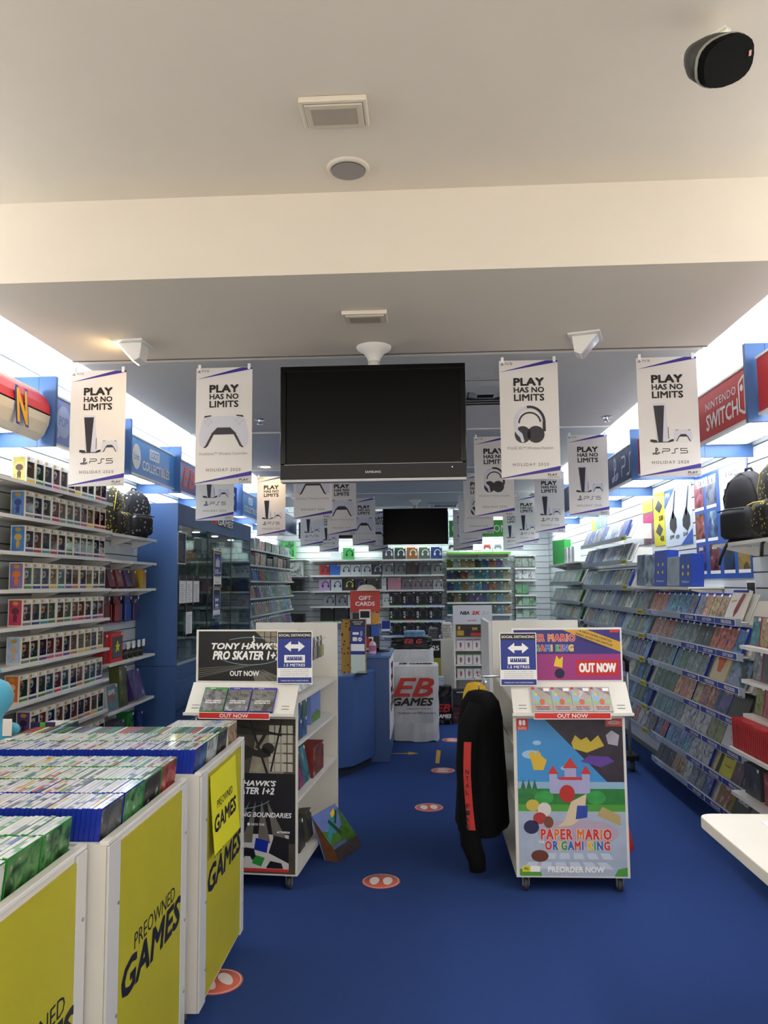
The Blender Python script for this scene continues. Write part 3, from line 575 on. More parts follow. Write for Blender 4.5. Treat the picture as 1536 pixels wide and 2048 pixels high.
# pegs with hanging packs
def peg_pack(label,loc,rz,w_,h,col,n=2,peg=True,group='hanging packs on pegs',plen=.12):
    t = thing('hanging_pack',label,'hanging pack',loc,rz,group)
    if peg: MB().tube([(0,plen,.01),(0,-.01,.01),(0,-.02,.02)],.0025,6).build('peg_hook',CHROME,t)
    for k in range(n):
        y=.012+k*.03
        mk('card',MB().box(-w_/2,w_/2,y,y+.001,-h,.03).mesh('card',BOXART),t,col=col); mk('blister',MB().box(-w_/2+.008,w_/2-.008,y-.015,y,-h+.008,-.03).mesh('blister',OBJG),t,col=col,bev=.004)
    MB().box(w_/2-.02,w_/2-.003,.0,.0005,.0,.025).build('price_label',LABELW,t); return t
for i,(y,c,cn) in enumerate(((5.56,'6a1a20','crimson'),(5.78,'8a2028','red'),(5.98,'2a4a9a','blue'),(6.14,'3a2a5a','violet'))):
    peg_pack(f'{cn} blister pack hanging on a peg beside the blue cabinet',(-2.33,y,1.50),LW,.13,.17,c)
st = carton('toy_box','red framed toy box with a yellow star behind its window','toy box',(-2.27,5.62,1.0502),LW,.22,.09,.215,'c02a22',face=OBJC,sticker=True)
wp = MB().box(-.085,.085,-.003,-.0016,.03,.185).build('window_panel',M('window_dark','3a3833',.15),st)
MB().prism([((.045 if k%2==0 else .019)*math.sin(k*PI/5),.11+(.045 if k%2==0 else .019)*math.cos(k*PI/5)) for k in range(10)][::-1],-.008,-.0031).build('star',M('star_yellow','e2cf3a',.4),wp)
carton('toy_box','blue and red boxed plush toy next to the star box','toy box',(-2.29,5.47,1.0502),LW,.07,.08,.21,'a8322a')
for i,y in enumerate((5.84,5.95,6.06,6.16)):
    t = thing('mug_pack',f'dark mug with a yellow band and white card, {ORD[i]} from the star box','mug',(-2.305,y,1.0502),LW,'boxed mugs by the cabinet')
    MB().lathe([(0,.0),(.03,.0),(.034,.07),(.03,.07),(.027,.006),(0,.006)],14).build('cup',M('mug_dark','2a2a28',.3),t); MB().tube([(.032,0,.055),(.05,0,.05),(.05,0,.025),(.031,0,.018)],.005,6).build('handle',M('mug_dark'),t)
    MB().box(-.03,.03,-.036,-.035,.075,.13).build('hang_card',LABELW,t); MB().tube([(0,-.03,.07),(-.01,-.02,.1),(0,-.034,.12)],.004,6).build('yellow_band',M('olive_band','8a7a2a',.5),t)
go = carton('toy_box','white boxed novelty light reading game over','toy box',(-2.26,5.56,.7052),LW,.20,.09,.18,'cfcfc8',face=M('game_over_print','5f7f86',.4,var=.2,vsc=25),tilt=.1,words=[('GAME',-.02,.13,.12,.035)],wcol=PWHITE)
txt(go,'OVER',-.02,.085,.12,.035,RED,-.0016,bold=.03)
carton('toy_box','tall olive boxed figure with a clear front beside the novelty light','toy box',(-2.26,5.77,.7052),LW,.14,.08,.30,'5a6232',tilt=.08)
carton('toy_box','purple and orange boxed toy leaning on the lowest left shelves','toy box',(-2.25,6.06,.7052),LW,.24,.08,.23,'4a2f7a',tilt=.3)
carton('toy_box','bright green box on the bottom shelf by the cabinet','toy box',(-2.28,5.95,.4102),LW,.13,.09,.22,'2f9a3a'); carton('toy_box','dark blue box on the bottom shelf by the cabinet','toy box',(-2.28,6.14,.4102),LW,.13,.09,.2,'22307a')
carton('toy_box','grey boxed toy on the bottom shelf by the cabinet','toy box',(-2.28,5.72,.4102),LW,.2,.09,.2,'5a5a5e')
# ------------------------------------------------------------------ glass display cabinet
Y0,Y1 = 6.45,9.22; CB = M('cabinet_blue','3a5c8e',.45,var=.03,vsc=2)
t = thing('display_cabinet','tall blue display cabinet with glass doors and drawers, left wall','cabinet',(-2.1,Y0,0)); LN = Y1-Y0; cabn = t
MB().box(-.345,0,0,.03,.0,.93).build('end_panel',CB,t); MB().box(-.345,0,0,.03,.934,2.31).build('end_panel',CB,t); MB().box(-.345,0,LN-.03,LN,0,2.31).build('end_panel',CB,t)
MB().box(-.345,-.03,.03,LN-.03,.0,.93).build('drawer_carcass',CB,t); MB().box(-.345,-.335,.03,LN-.03,.93,2.13).build('back_board',M('cabinet_back','4a5a66',.6),t)
MB().box(-.345,0,.03,LN-.03,2.13,2.31).build('header',CB,t); MB().box(-.335,-.03,.03,LN-.03,.93,.95).build('floor_board',GREYM,t)
for k in range(3):
    for r,(a,b) in enumerate(((.56,.80),(.30,.54))):
        y0,y1 = .07+k*.9,.07+k*.9+.86; d = MB().box(-.029,-.012,y0,y1,a,b).build('drawer',CB,t)
        h = MB().tube([(-.012,(y0+y1)/2-.05,(a+b)/2),(.012,(y0+y1)/2-.05,(a+b)/2),(.012,(y0+y1)/2+.05,(a+b)/2),(-.012,(y0+y1)/2+.05,(a+b)/2)],.005,6).build('handle',CHROME,d)
        MB().tube([(-.012,(y0+y1)/2,b-.05),(-.006,(y0+y1)/2,b-.05)],.008,8).build('lock',CHROME,d)
for k in range(3): MB().box(-.008,-.003,.035+k*.9,.035+k*.9+.895,.96,2.125).build('glass_door',GLASS,t)
for k in range(3): MB().box(-.012,-.0,.033+k*.9,.043+k*.9,.95,2.13).build('door_edge',M('door_seal','2a3a44',.4),t)
MB().box(-.012,.003,.03,LN-.03,.93,.958).build('door_track',CHROME,t)
for z in (1.18,1.42,1.66,1.90):
    MB().box(-.33,-.03,.035,LN-.035,z,z+.008).build('glass_shelf',GLASS,t)
for k in range(4):
    MB().lathe([(0,2.126),(.03,2.126),(.034,2.13)],14,(-.15,.35+.68*k,0)).build('cabinet_lamp',M('cabinet_lamp','fff2da',.4,es=30),cabn)
CABC = ['3a4a52','6a7a7c','2a3034','8a8f90','5a2a30','34506a','7a6a3a','9aa4a2','252a30']
k = 0
for r,z in enumerate((.952,1.189,1.429,1.669,1.909)):
    y = Y0+.08
    while y < Y1-.25:
        w_ = random.uniform(.10,.22); h = random.uniform(.10,.19); y += w_/2
        cn = random.choice(CABC); carton('boxed_item',f'boxed accessory behind the cabinet glass, {ordw(k)} from its end panel on the {SN[4-r]} shelf','boxed item',(-2.18-random.uniform(0,.05),y,z),LW,w_,.08,h,cn,group='boxed goods inside the glass cabinet',sticker=False); y += w_/2+random.uniform(.02,.1); k += 1
    k = 0
t = thing('cabinet_lettering','black and white cut-out lettering above the cabinet glass','sign',(-2.098,7.94,2.215),LW)
txt(t,'GAMES',.09,.035,.66,.085,BLACK,-.001,bold=.06,shear=.2); txt(t,'GAMES',.085,.04,.63,.07,PWHITE,-.0025,bold=.02,shear=.2); txt(t,'EB',-.37,.04,.16,.08,RED,-.0025,bold=.05,shear=.2)
def notice(label,y,z,w_,h,base,bands,x=-2.094,lines=0,rz=LW,name='notice_sheet',words=()):
    t = thing(name,label,'notice',(x,y,z),rz); MB().box(-w_/2,w_/2,-.001,0,0,h).build('sheet',base,t)
    for (a,b,c,m_) in bands: art(t,'printed_band',[rect(-w_/2+c,w_/2-c,h*a,h*b)],m_,-.0016)
    for (s_,cx,cz,ww,hh,m_) in words: txt(t,s_,cx*w_,cz*h,ww*w_,hh*h,m_,-.002,bold=.02)
    if lines:
        mb = MB()
        for k in range(lines):
            z_ = h*(.12+.62*k/lines); flat(mb,rect(-w_*.38,w_*random.uniform(.05,.38),z_,z_+h*.012),-.0018)
        tag(mb.build('text_lines',GREYP,t),kind='stuff')
    return t
notice('dark list poster in a white frame on the cabinet edge',6.55,1.79,.22,.275,PWHITE,[(.03,.97,.008,NAVY)],lines=12)
for i,y in enumerate((6.59,6.785,6.99)): notice(f'white printed price list with black heading, {ORD[i]} from the cabinet end',y,1.43,.18,.265,PWHITE,[(.82,1,0,INK),(0,.09,.0,INK),(.02,.07,.02,PWHITE)],lines=10)
notice('white printed price list hanging lower than the other three',6.785,1.157,.18,.265,PWHITE,[(.82,1,0,INK),(0,.09,.0,INK),(.02,.07,.02,PWHITE)],lines=10)
t = notice('blue notice about ten people on the glass cabinet',7.71,1.585,.29,.375,PWHITE,[(.30,.97,.012,BLUEP),(.86,.97,.012,INK),(.01,.08,.012,INK)],words=[('10',-.1,.42,.4,.14,PWHITE),('STORE CAPACITY',0,.915,.8,.06,PWHITE),('people',.28,.39,.25,.06,PWHITE)],lines=4)
art(t,'people_symbol',[ell(x*.29,.265+dz,.015,.017,12) for x,dz in ((-.18,0),(0,.02),(.18,0))]+[rect(x*.29-.018,x*.29+.018,.205,.25+dz) for x,dz in ((-.18,0),(0,.02),(.18,0))],PWHITE,-.002)
t = notice('blue distancing notice with an arrow on the glass cabinet',7.69,1.28,.26,.29,PWHITE,[(.28,.80,.01,BLUEP),(.80,.98,.01,INK),(.01,.1,.01,BLUEP)],words=[('1.5 METRES',0,.34,.6,.07,PWHITE)],lines=3)
art(t,'arrow',[[(-.07,.18),(-.03,.21),(-.03,.19),(.03,.19),(.03,.21),(.07,.18),(.03,.15),(.03,.17),(-.03,.17),(-.03,.15)],rect(-.06,.06,.115,.14)],PWHITE,-.002)
# ------------------------------------------------------------------ game cases
def case_mesh(w_,h,d,plastic,cover,label=True,head=.016,name='game_case'):
    b = MB().box(-w_/2,w_/2,0,d,0,h,0); b.box(-w_/2+.002,w_/2-.002,-.0007,-.0001,.003,h-head,1)
    if label: b.box(w_/2-.036,w_/2-.006,-.0013,-.0008,h-.026,h-.008,2)
    return b.mesh(name,[plastic,cover,LABELW])
CCOL = [('red','b02a20'),('teal','1f7f8c'),('orange','d2721c'),('steel grey','767e86'),('dark green','2a6234'),('navy','23409a'),('tan','b89a5a'),('black','1d1d20'),('sky blue','4a96cc'),('violet','6a3fa0'),('silver','c4c8ca'),('olive','8a8a2a')]
GC = {k: case_mesh(.128,.168,.014,p,COVERW) for k,p in (('blue',CASEB),('green',CASEG))}
GC['small'] = case_mesh(.105,.165,.012,CASER,COVERW,head=.004); GC['back'] = case_mesh(.113,.145,.014,CASEG,COVER,head=.014)
def case(kind,label,loc,rz,tilt,col,group,cat='game case'):
    o = mk('game_case',GC[kind],None,(loc[0],loc[1],loc[2]+.014*math.sin(tilt)),(-tilt,0,rz),col=col); return tag(o,label,cat,group)
# far left bay past the cabinet: angled shelves of books, cases and boxes
for r,z in enumerate((2.06,1.86,1.66,1.44,1.22,1.0)):
    wall_shelf(f'white shelf in the far left bay past the cabinet, {SN[r]} from the top',XL,.30,9.4,12.6,z,4)
    y = 9.5; i = 0
    while y < 12.4:
        cn,cx = random.choice(CCOL)
        if r < 2:
            w_ = random.uniform(.25,.4); cn,cx = random.choice([('black','1c1c1e'),('grey','4a4c50'),('silver','9a9ea2'),('pink','d49a94')]); h = random.uniform(.12,.175)
            carton('boxed_item',f'{cn} boxed hardware, {ORD[i]} from the cabinet on the {SN[r]} far left shelf','boxed item',(-2.2,y+w_/2,z+.0002),LW,w_,.18,h,cx,sticker=False,group=f'boxes on the {SN[r]} far left shelf'); y += w_+.06
        else:
            tag(mk('game_case',GC['blue' if i%3 else 'green'],None,(-2.19,y+.07,z+.0042),(-.28,0,LW-.5),col=cx),f'{cn} covered case, {ORD[i]} from the cabinet on the {SN[r]} far left shelf','game case',f'cases on the {SN[r]} far left shelf'); y += .16
        i += 1
# ------------------------------------------------------------------ preowned game bins
def castor(parent,x,y,r=.035,name='castor'):
    c = MB().box(x-.022,x+.022,y-.022,y+.022,2*r+.006,2*r+.016).build(name,GREYM,parent)
    MB().box(x-.018,x-.014,y-.012,y+.012,r-.005,2*r+.006).box(x+.014,x+.018,y-.012,y+.012,r-.005,2*r+.006).build('fork',GREYM,c)
    MB().tube([(x-.012,y+.008,r),(x+.012,y+.008,r)],r,16).build('wheel',M('castor_rubber','3a3b3d',.6),c); MB().tube([(x-.0135,y+.008,r),(x+.0135,y+.008,r)],r*.5,12).build('hub',M('castor_hub','8a8d90',.4),c)
    return c
BLK = M('bin_lettering','141826',.55)
def game_bin(label,xf,y0,y1,x1=-2.05):
    t = thing('game_bin',label,'display bin',(xf,y0,0),LW); L_=y1-y0; D=xf-x1; top=.90   # local x = depth of shop, local y = towards the left wall
    WD = M('bin_white','dcd9d2',.4,var=.02)
    MB().box(0,L_,.0,.018,.06,top-.004).build('side_board',WD,t); MB().box(0,L_,D-.018,D,.06,top).build('side_board',WD,t)
    MB().box(0,.018,.018,D-.018,.06,top).build('end_board',WD,t); MB().box(L_-.018,L_,.018,D-.018,.06,top).build('end_board',WD,t)
    MB().box(.018,L_-.018,.018,D-.018,.83,.85).build('tray',WD,t)
    MB().box(-.002,L_+.002,-.006,.02,top-.004,top+.008).build('rim',M('bin_rim','e8e6e0',.35),t,bev=.002)
    MB().box(.085,L_-.06,-.006,-.0005,.075,top-.022).build('yellow_board',LIME,t)
    MB().box(.0,.083,-.008,-.0005,.06,top-.006).build('corner_strip',M('bin_strip','d4d3d0',.35),t,bev=.002); MB().box(L_-.058,L_,-.008,-.0005,.06,top-.006).build('corner_strip',M('bin_strip'),t,bev=.002)
    for z in (.18,.42,.72):
        for x in (.07,L_-.02): MB().tube([(x,-.0105,z),(x,-.0075,z)],.005,10).build('screw',GREYM,t)
    for x in (.06,L_-.06):
        for y in (.06,D-.06): castor(t,x,y,.022)
    c = L_/2+.02
    txt(t,'PREOWNED',c+.02,.556,.37,.046,BLK,-.0068,bold=.0); txt(t,'GAMES',c+.005,.477,.53,.098,BLK,-.0068,bold=.05,shear=.18)
    return t
bins = [('yellow preowned games bin at the shop entrance','entrance',-.93,1.45,2.115),('middle yellow preowned games bin between two others','middle',-.878,2.135,2.835),('yellow preowned games bin beside the skateboard game stand','rearmost',-.846,2.90,3.585)]
for lb,_,xf,a,b in bins: game_bin(lb,xf,a,b)
def MSPINE():
    m = M('case_spine','cccccc',.3,coat=.6); nt=m.node_tree; N=nt.nodes; L=nt.links; oi=N.new('ShaderNodeObjectInfo'); tc=N.new('ShaderNodeTexCoord')
    n=N.new('ShaderNodeTexNoise'); n.noise_dimensions='4D'; n.inputs['Scale'].default_value=28; mp=N.new('ShaderNodeMapping'); mp.inputs['Scale'].default_value=(.01,.45,.01); L.new(tc.outputs['Object'],mp.inputs[0]); L.new(mp.outputs[0],n.inputs['Vector'])
    mu=N.new('ShaderNodeMath'); mu.operation='MULTIPLY'; mu.inputs[1].default_value=91; L.new(oi.outputs['Random'],mu.inputs[0]); L.new(mu.outputs[0],n.inputs['W'])
    r=N.new('ShaderNodeMapRange'); r.inputs['From Min'].default_value=.46; r.inputs['From Max'].default_value=.52; L.new(n.outputs['Fac'],r.inputs['Value'])
    x=N.new('ShaderNodeMix'); x.data_type='RGBA'; L.new(oi.outputs['Color'],x.inputs[6]); x.inputs[7].default_value=S('c9c8c2'); L.new(r.outputs[0],x.inputs[0]); L.new(x.outputs[2],N['Principled BSDF'].inputs['Base Color']); return m
SPINE = MSPINE()
def upright_mesh(plastic,h=.135,l=.158,t_=.0132):
    b = MB().box(-t_/2,t_/2,0,l,0,h,0); b.box(-t_/2+.0012,t_/2-.0012,.004,l-.002,h,h+.0005,1); b.box(t_/2,t_/2+.0005,.004,l-.003,.003,h-.004,2); b.box(-t_/2-.0005,-t_/2,.004,l-.003,.003,h-.004,2)
    return b.mesh('game_case',[plastic,SPINE,COVER])
UP = {'blue':upright_mesh(CASEB),'green':upright_mesh(CASEG),'white':upright_mesh(CASEW)}
SPC = [('white','d6d4ce'),('white','d6d4ce'),('pale grey','a8abae'),('red','a8322e'),('black','26262a'),('blue','35559a'),('green','4a8a4a'),('silver','b9bcbe'),('yellow','c9a83a'),('dark grey','5a5c60')]
RB = {0:[(1.60,'green'),(1.765,'green'),(1.93,'green')],1:[(2.157,'blue'),(2.322,'blue'),(2.487,'green'),(2.652,'green')],2:[(2.922,'blue'),(3.085,'green'),(3.2455,'green')]}
cnt = 0
for bi,(lb,bn,xf,a,b) in enumerate(bins):
    rest = MB()
    for ri,(y,pc) in enumerate(RB[bi]):
        if y+.16 > b: y = b-.018-.16
        x = xf-.044; xl = max(-.555*(y+.16)-.05,-2.02); i = 0
        while x > (-1.74 if bi == 2 else -2.01):
            if x > xl and cnt < 300:
                cn,cx = random.choice(SPC); tag(mk('preowned_game_case',UP[pc],None,(x,y,.8512+random.uniform(0,.003)),(0,.10,0),col=cx),f'preowned case, {cn} spine, {ordw(i)} from the aisle, {ORD[ri]} row of the {bn} yellow bin','game case',f'{ORD[ri]} row of cases in the {bn} yellow bin'); cnt += 1
            else: rest.box(x-.0066,x+.0066,y,y+.158,.8502,.985,{'blue':0,'green':1}[pc]); rest.box(x-.0054,x+.0054,y+.004,y+.156,.985,.9855,2+random.randrange(6))
            x -= .0147; i += 1
    tag(rest.build('game_cases',[CASEB,CASEG]+[M('stuff_spine_'+c[1],c[1],.35) for c in SPC[1:7]]),f'tightly packed cases filling the left end of the {bn} yellow bin','game cases',kind='stuff')
# upright cases along the back of the rearmost bin
for i in range(20):
    x = -.8775-i*.0137
    tag(mk('upright_game_case',UP['white'],None,(x,3.4065,.8506),(0,.0,0),col=('3a8ac8' if 3<i<8 else 'a08a5a' if i<3 else 'e4e4e0')),('blue' if 3<i<8 else 'patterned' if i<3 else 'white')+f'-spined case, {ORD[i]} from the aisle along the rear edge of the bin','game case','upright cases at the back of the rearmost bin')
for i in range(8):
    x = -1.62-i*.0165
    tag(mk('upright_game_case',UP['white' if i > 2 else 'green'],None,(x,3.4065,.8506),(0,0,0),col='e0e0dc' if i > 1 else '3a2a6a'),f'pale upright case, {ORD[i]} from the middle at the back of the rearmost bin','game case','pale upright cases at the back of the rearmost bin')
t = thing('case_card','purple and green tall card with a white arch, standing behind the bin cases','card',(-1.70,3.3995,.8504)); MB().box(-.055,.055,0,.004,0,.155).build('card',M('card_purple','2a1a4a',.4),t); art(t,'green_bar',[rect(-.012,.012,.02,.155)],GREENP,-.001)
art(t,'white_arch',ring(0,.05,.04,.07,.016,14,0,PI)+[rect(-.04,-.024,0,.05),rect(.024,.04,0,.05)],PWHITE,-.002)
# blue plush at the left end of the rearmost bin
t = thing('plush_toy','light blue plush toy sitting at the left end of the bins','plush toy',(-1.882,3.28,.8505)); PB = M('plush_blue','4fa6c4',.95,bump=.5,bsc=300,sheen=.3)
loft(MB(),[[Vector((r*math.cos(a*PI/8),r*math.sin(a*PI/8)*.8,z)) for a in range(16)] for r,z in ((.05,0),(.10,.02),(.115,.08),(.10,.15),(.06,.19),(.07,.21),(.10,.25),(.105,.29),(.08,.34),(.03,.365))],0,True).build('body',PB,t)
MB().ball((.085,-.03,.05),.055,.05,.05,12,8).build('foot',PB,t); MB().ball((-.07,-.05,.05),.055,.05,.05,12,8).build('foot',PB,t); MB().ball((.10,-.01,.15),.05,.03,.028,10,8).build('arm',PB,t)
MB().box(.10,.14,-.062,-.060,.13,.20).build('swing_tag',M('tag_red','d8d2cc',.5),t); MB().tube([(0,0,.36),(.02,0,.40),(.05,0,.39)],[.03,.02,.006],8).build('tuft',PB,t)
# yellow sheet taped over the rearmost bin's lettering
t = thing('yellow_notice','bright yellow paper notice reading preowned games taped on the bin','notice',(-.836,3.2,.56),LW)
N_=8; vsx=[]; 
for i in range(N_+1):
    f = i/N_
    for xx in (-.2,.2): vsx.append((xx+.012*(xx<0)*f*0, -.001-.012*math.sin(f*PI)*.3-.022*(1-f)**2, .31*f+(.018 if xx<0 else -.0)*(1-f)))
MB().add(vsx,[(2*i,2*i+1,2*i+3,2*i+2) for i in range(N_)],0,True).build('sheet',M('bright_yellow_paper','e6e11c',.5),t)
def onsheet(mb):
    mb.v = [(x,-.0025-.012*math.sin(max(0,min(1,z/.31))*PI)*.3-.022*(1-max(0,min(1,z/.31)))**2,z) for x,y,z in mb.v]; return mb
onsheet(tx(MB(),'PREOWNED',.0,.185,.24,.03)).build('lettering',BLK,t); onsheet(tx(MB(),'GAMES',-.005,.118,.34,.062,bold=.05,shear=.18)).build('lettering',BLK,t)
# ------------------------------------------------------------------ white table at the right
t = thing('table','white table with rounded corners at the right of the entrance','table',(1.0,1.5,0)); TT = M('table_white','e9e4d6',.35,var=.02)
pts = [(x,z) for x,z in rrect(0,.85,0,1.52,.05,5)]
MB().zprism(pts,.70,.74).build('table_top',TT,t,bev=.004)
for x in (.56,.77):
    for y in (.08,1.44): MB().tube([(x,y,0),(x,y,.70)],.02,10).build('leg',GREYM,t)
tag(MB().box(1.19,1.40,2.62,2.92,.7402,.7412).build('paper_sheet',PWHITE),'white paper sheet lying on the white table','paper')
# ------------------------------------------------------------------ floor stickers
def shoe(cx,s_): return [(cx+.026*s_*math.cos(a)*(1+.15*math.sin(a)),.055*math.sin(a)) for a in [2*PI*k/16 for k in range(16)]]
STK = M('sticker_red','d0644e',.5); 
for i,(x,y,rz) in enumerate(((-.865,3.25,.6),(-.26,4.33,0),(.006,5.72,.1),(.132,6.825,1.4),(.255,8.13,1.5))):
    t = thing('floor_sticker',f'round red floor sticker with white footprints, {ORD[i]} from the entrance','floor sticker',(x,y,0),rz,'footprint floor stickers')
    MB().lathe([(0,.0018),(.103,.0018),(.104,.0005)],36).build('disc',STK,t)
    mb = MB().lathe([(.093,.0021),(.097,.0021)],36); mb.build('white_ring',M('sticker_white','eadfd8',.5),t)
    for cx in (-.036,.036): MB().add([(a,b,.0022) for a,b in shoe(cx,1)],[tuple(range(16))]).build('footprint',M('sticker_white'),t)
TAPE = M('yellow_tape','c99a2a',.6)
t = thing('floor_arrow','yellow tape arrow on the blue carpet by the counter','floor marking',(-.22,7.49,.001)); MB().zprism([(-.13,.0),(.04,.02),(.04,.07),(.14,.0),(.04,-.06),(.04,-.02),(-.13,-.015)],0,.0008).build('tape',TAPE,t)
tag(MB().zprism([(.07,7.10),(.105,7.08),(.13,7.62),(.09,7.65)],.0005,.0015).build('floor_tape',TAPE),'yellow tape strip on the blue carpet beside the counter','floor marking')
# ------------------------------------------------------------------ game stands on castors
def social(parent_label,x,y,z,w_=.19,h=.278):
    t = thing('distancing_sign',parent_label,'sign',(x,y,z)); MB().box(-w_/2,w_/2,0,.003,0,h).build('board',PWHITE,t)
    SB = M('social_blue','20348a',.5)
    art(t,'black_band',[rect(-w_/2+.004,w_/2-.004,h*.86,h-.004)],M('social_black','1a1720',.5),-.0006); art(t,'blue_field',[rect(-w_/2+.004,w_/2-.004,h*.30,h*.86),rect(-w_/2+.004,w_/2-.004,.004,h*.12)],SB,-.0006)
    txt(t,'SOCIAL DISTANCING',0,h*.925,w_*.90,h*.048,PWHITE,-.0012,bold=.02); zc=h*.71
    art(t,'arrow',[[(-.055,zc),(-.02,zc+.028),(-.02,zc+.011),(.02,zc+.011),(.02,zc+.028),(.055,zc),(.02,zc-.028),(.02,zc-.011),(-.02,zc-.011),(-.02,zc-.028)]],PWHITE,-.0012)
    zr=h*.475; art(t,'ruler',[rect(-.056,.056,zr-.02,zr+.02)],PWHITE,-.0012); art(t,'ruler_gap',[rect(-.043,.043,zr-.008,zr+.012)],SB,-.0016)
    tag(art(t,'ruler_ticks',[rect(-.038+k*.0108,-.035+k*.0108,zr-.003 if k%2 else zr+.002,zr+.0125) for k in range(8)],PWHITE,-.002),kind='stuff')
    txt(t,'1.5 METRES',0,h*.355,w_*.60,h*.052,PWHITE,-.0012,bold=.02)
    for k,s_ in enumerate(('FOR THE BENEFIT OF YOURSELF, OTHER','CUSTOMERS AND OUR PEOPLE, PLEASE PRACTICE','SOCIAL DISTANCING AND KEEP 1.5 METRES AWAY','FROM OTHERS IN THE STORE AT ALL TIMES.')): txt(t,s_,0,h*(.265-.037*k),w_*.8,h*.018,GREYP,-.0008)
    txt(t,'THANKS FOR YOUR UNDERSTANDING.',0,h*.06,w_*.8,h*.025,PWHITE,-.0012); return t
def stand(label,loc,rz,w_,L_,shelves):
    t = thing('game_stand',label,'display stand',loc,rz); h=w_/2; SW = M('stand_white','dedbd2',.42,var=.02)
    MB().box(-h,h,0,.018,.075,.90).build('front_board',SW,t,bev=.002); MB().box(-h,h,.0,.018,1.075,1.36).build('header_board',SW,t,bev=.002)
    MB().box(-h+.005,h-.005,.02,.035,.90,1.075).build('neck_board',SW,t)
    MB().box(-h,h,L_-.018,L_,.075,1.345).build('rear_board',SW,t,bev=.002); MB().box(-.012,.012,.035,L_-.018,.12,1.29).build('spine_board',SW,t)
    MB().box(-h,h,.018,L_-.018,.075,.105).build('base_deck',SW,t)
    for z in shelves:
        MB().box(.013,h-.004,.02,L_-.02,z-.016,z).build('side_shelf',SW,t); MB().box(-h+.004,-.013,.02,L_-.02,z-.016,z).build('side_shelf',SW,t)
    # sloping shelf for the featured game
    A = Vector; y0,y1,z0,z1=-.125,-.002,.925,1.07
    MB().hexa([(-h-.01,y0,z0),(h+.01,y0,z0),(h+.01,y1,z1),(-h-.01,y1,z1),(-h-.01,y0,z0+.006),(h+.01,y0,z0+.006),(h+.01,y1,z1+.006),(-h-.01,y1,z1+.006)]).build('sloping_shelf',SW,t)
    MB().box(-h-.015,h+.015,y0-.012,y0+.002,z0-.004,z0+.010).build('shelf_lip',SW,t)
    for s_ in (-1,1):
        MB().prism([(0,0),(0,0)] if False else rect(s_*h-.004,s_*h+.004,0,0.001),0,0.001) if False else None
        MB().xprism([(y0,z0-.0),(0,z0-.035),(0,z1)],s_*(h-.006)-.003,s_*(h-.006)+.003).build('shelf_bracket',SW,t)
        for k in range(2): MB().box(s_*h*.86-.02,s_*h*.86+.02,y0+.018+k*.012,y0+.021+k*.012,z0+.0285+k*.0140,z0+.0305+k*.0140).build('slot',BLACK,t)
        MB().box(s_*(h-.03)-.006,s_*(h-.03)+.006,.0185,.0199,1.03,1.04).build('slot',BLACK,t)
    for x in (-h+.05,h-.05):
        for y in (.03,L_-.06): castor(t,x,y,.0325)
    return t
def sloped(name,label,t,x,col,mesh_,group,off=.0):     # featured case lying back on the sloping shelf, world coords
    sl = math.atan2(.123,.145); c,s_=math.cos(t.rotation_euler.z),math.sin(t.rotation_euler.z)
    lx,ly,lz = x,-.1335,.9445; o = mk(name,mesh_,None,(t.location.x+lx*c-ly*s_,t.location.y+lx*s_+ly*c,lz),(-sl,0,t.rotation_euler.z),col=col); return tag(o,label,'game case',group)
def strip_out(t,w_,x):
    b = MB().box(x-w_/2,x+w_/2,-.1415,-.1385,.905,.940).build('out_now_strip',PWHITE,t); art(b,'red_field',[rect(x-w_/2+.003,x+w_/2-.003,.909,.937)],RED,-.142); txt(b,'OUT NOW',x,.923,.155,.0195,PWHITE,-.1425,bold=.03)
# --- skateboard game stand
A1 = stand('white castor stand with a black skateboard game poster','x' and (-.976,4.2,0),-.085,.572,1.1,(.46,.75,.98)); t = A1
DK = M('poster_dark','17161a',.4,var=.3,vsc=12); DK2 = M('poster_warehouse','4a4438',.4,var=.35,vsc=9)
def panel(t,name,x0,x1,z0,z1,mat,y=-.0005): return MB().box(x0,x1,y-.001,y,z0,z1).build(name,mat,t)
hp = panel(t,'header_poster',-.272,.272,1.085,1.352,DK)
art(hp,'warehouse_light',[[(.05,1.352),(.272,1.352),(.272,1.23),(.16,1.25)]],M('poster_light','8a806c',.4,var=.3,vsc=25),-.0016)
tag(art(hp,'window_bars',[rect(.10+k*.035,.104+k*.035,1.25+.0*k,1.35) for k in range(5)]+[rect(.08,.272,1.29,1.293),rect(.08,.272,1.32,1.323)],DK,-.002),kind='stuff')
tag(art(hp,'light_rays',[[(-.272,1.10+k*.012),(-.05+k*.03,1.15+k*.006),(-.05+k*.03,1.152+k*.006),(-.272,1.104+k*.012)] for k in range(5)]+[[(.05+k*.04,1.085),(.1+k*.05,1.085),(.02+k*.02,1.15)] for k in range(4)],M('poster_ray','6a675e',.4),-.0016),kind='stuff')
art(hp,'blue_arc',ring(.02,1.245,.2,.075,.003,24,.5,2.2)+ring(.02,1.245,.2,.075,.003,24,3.6,5.6),M('poster_cyan','7fa8b4',.4),-.002)
txt(hp,"TONY HAWK'S",-.005,1.272,.385,.036,PWHITE,-.0024,bold=.05,shear=.25); txt(hp,'PRO SKATER 1+2',.0,1.222,.38,.048,PWHITE,-.0024,bold=.05,shear=.25); txt(hp,'OUT NOW',-.01,1.125,.165,.028,PWHITE,-.0024,bold=.04)
art(hp,'skater_symbol',[ell(.04,1.322,.006,n=10)]+stroke([(.04,1.315),(.045,1.30),(.03,1.288),(.05,1.283)],.008)+stroke([(.02,1.28),(.06,1.276)],.005),PWHITE,-.0024)
mp_ = panel(t,'main_poster',-.275,.275,.085,.885,DK2)
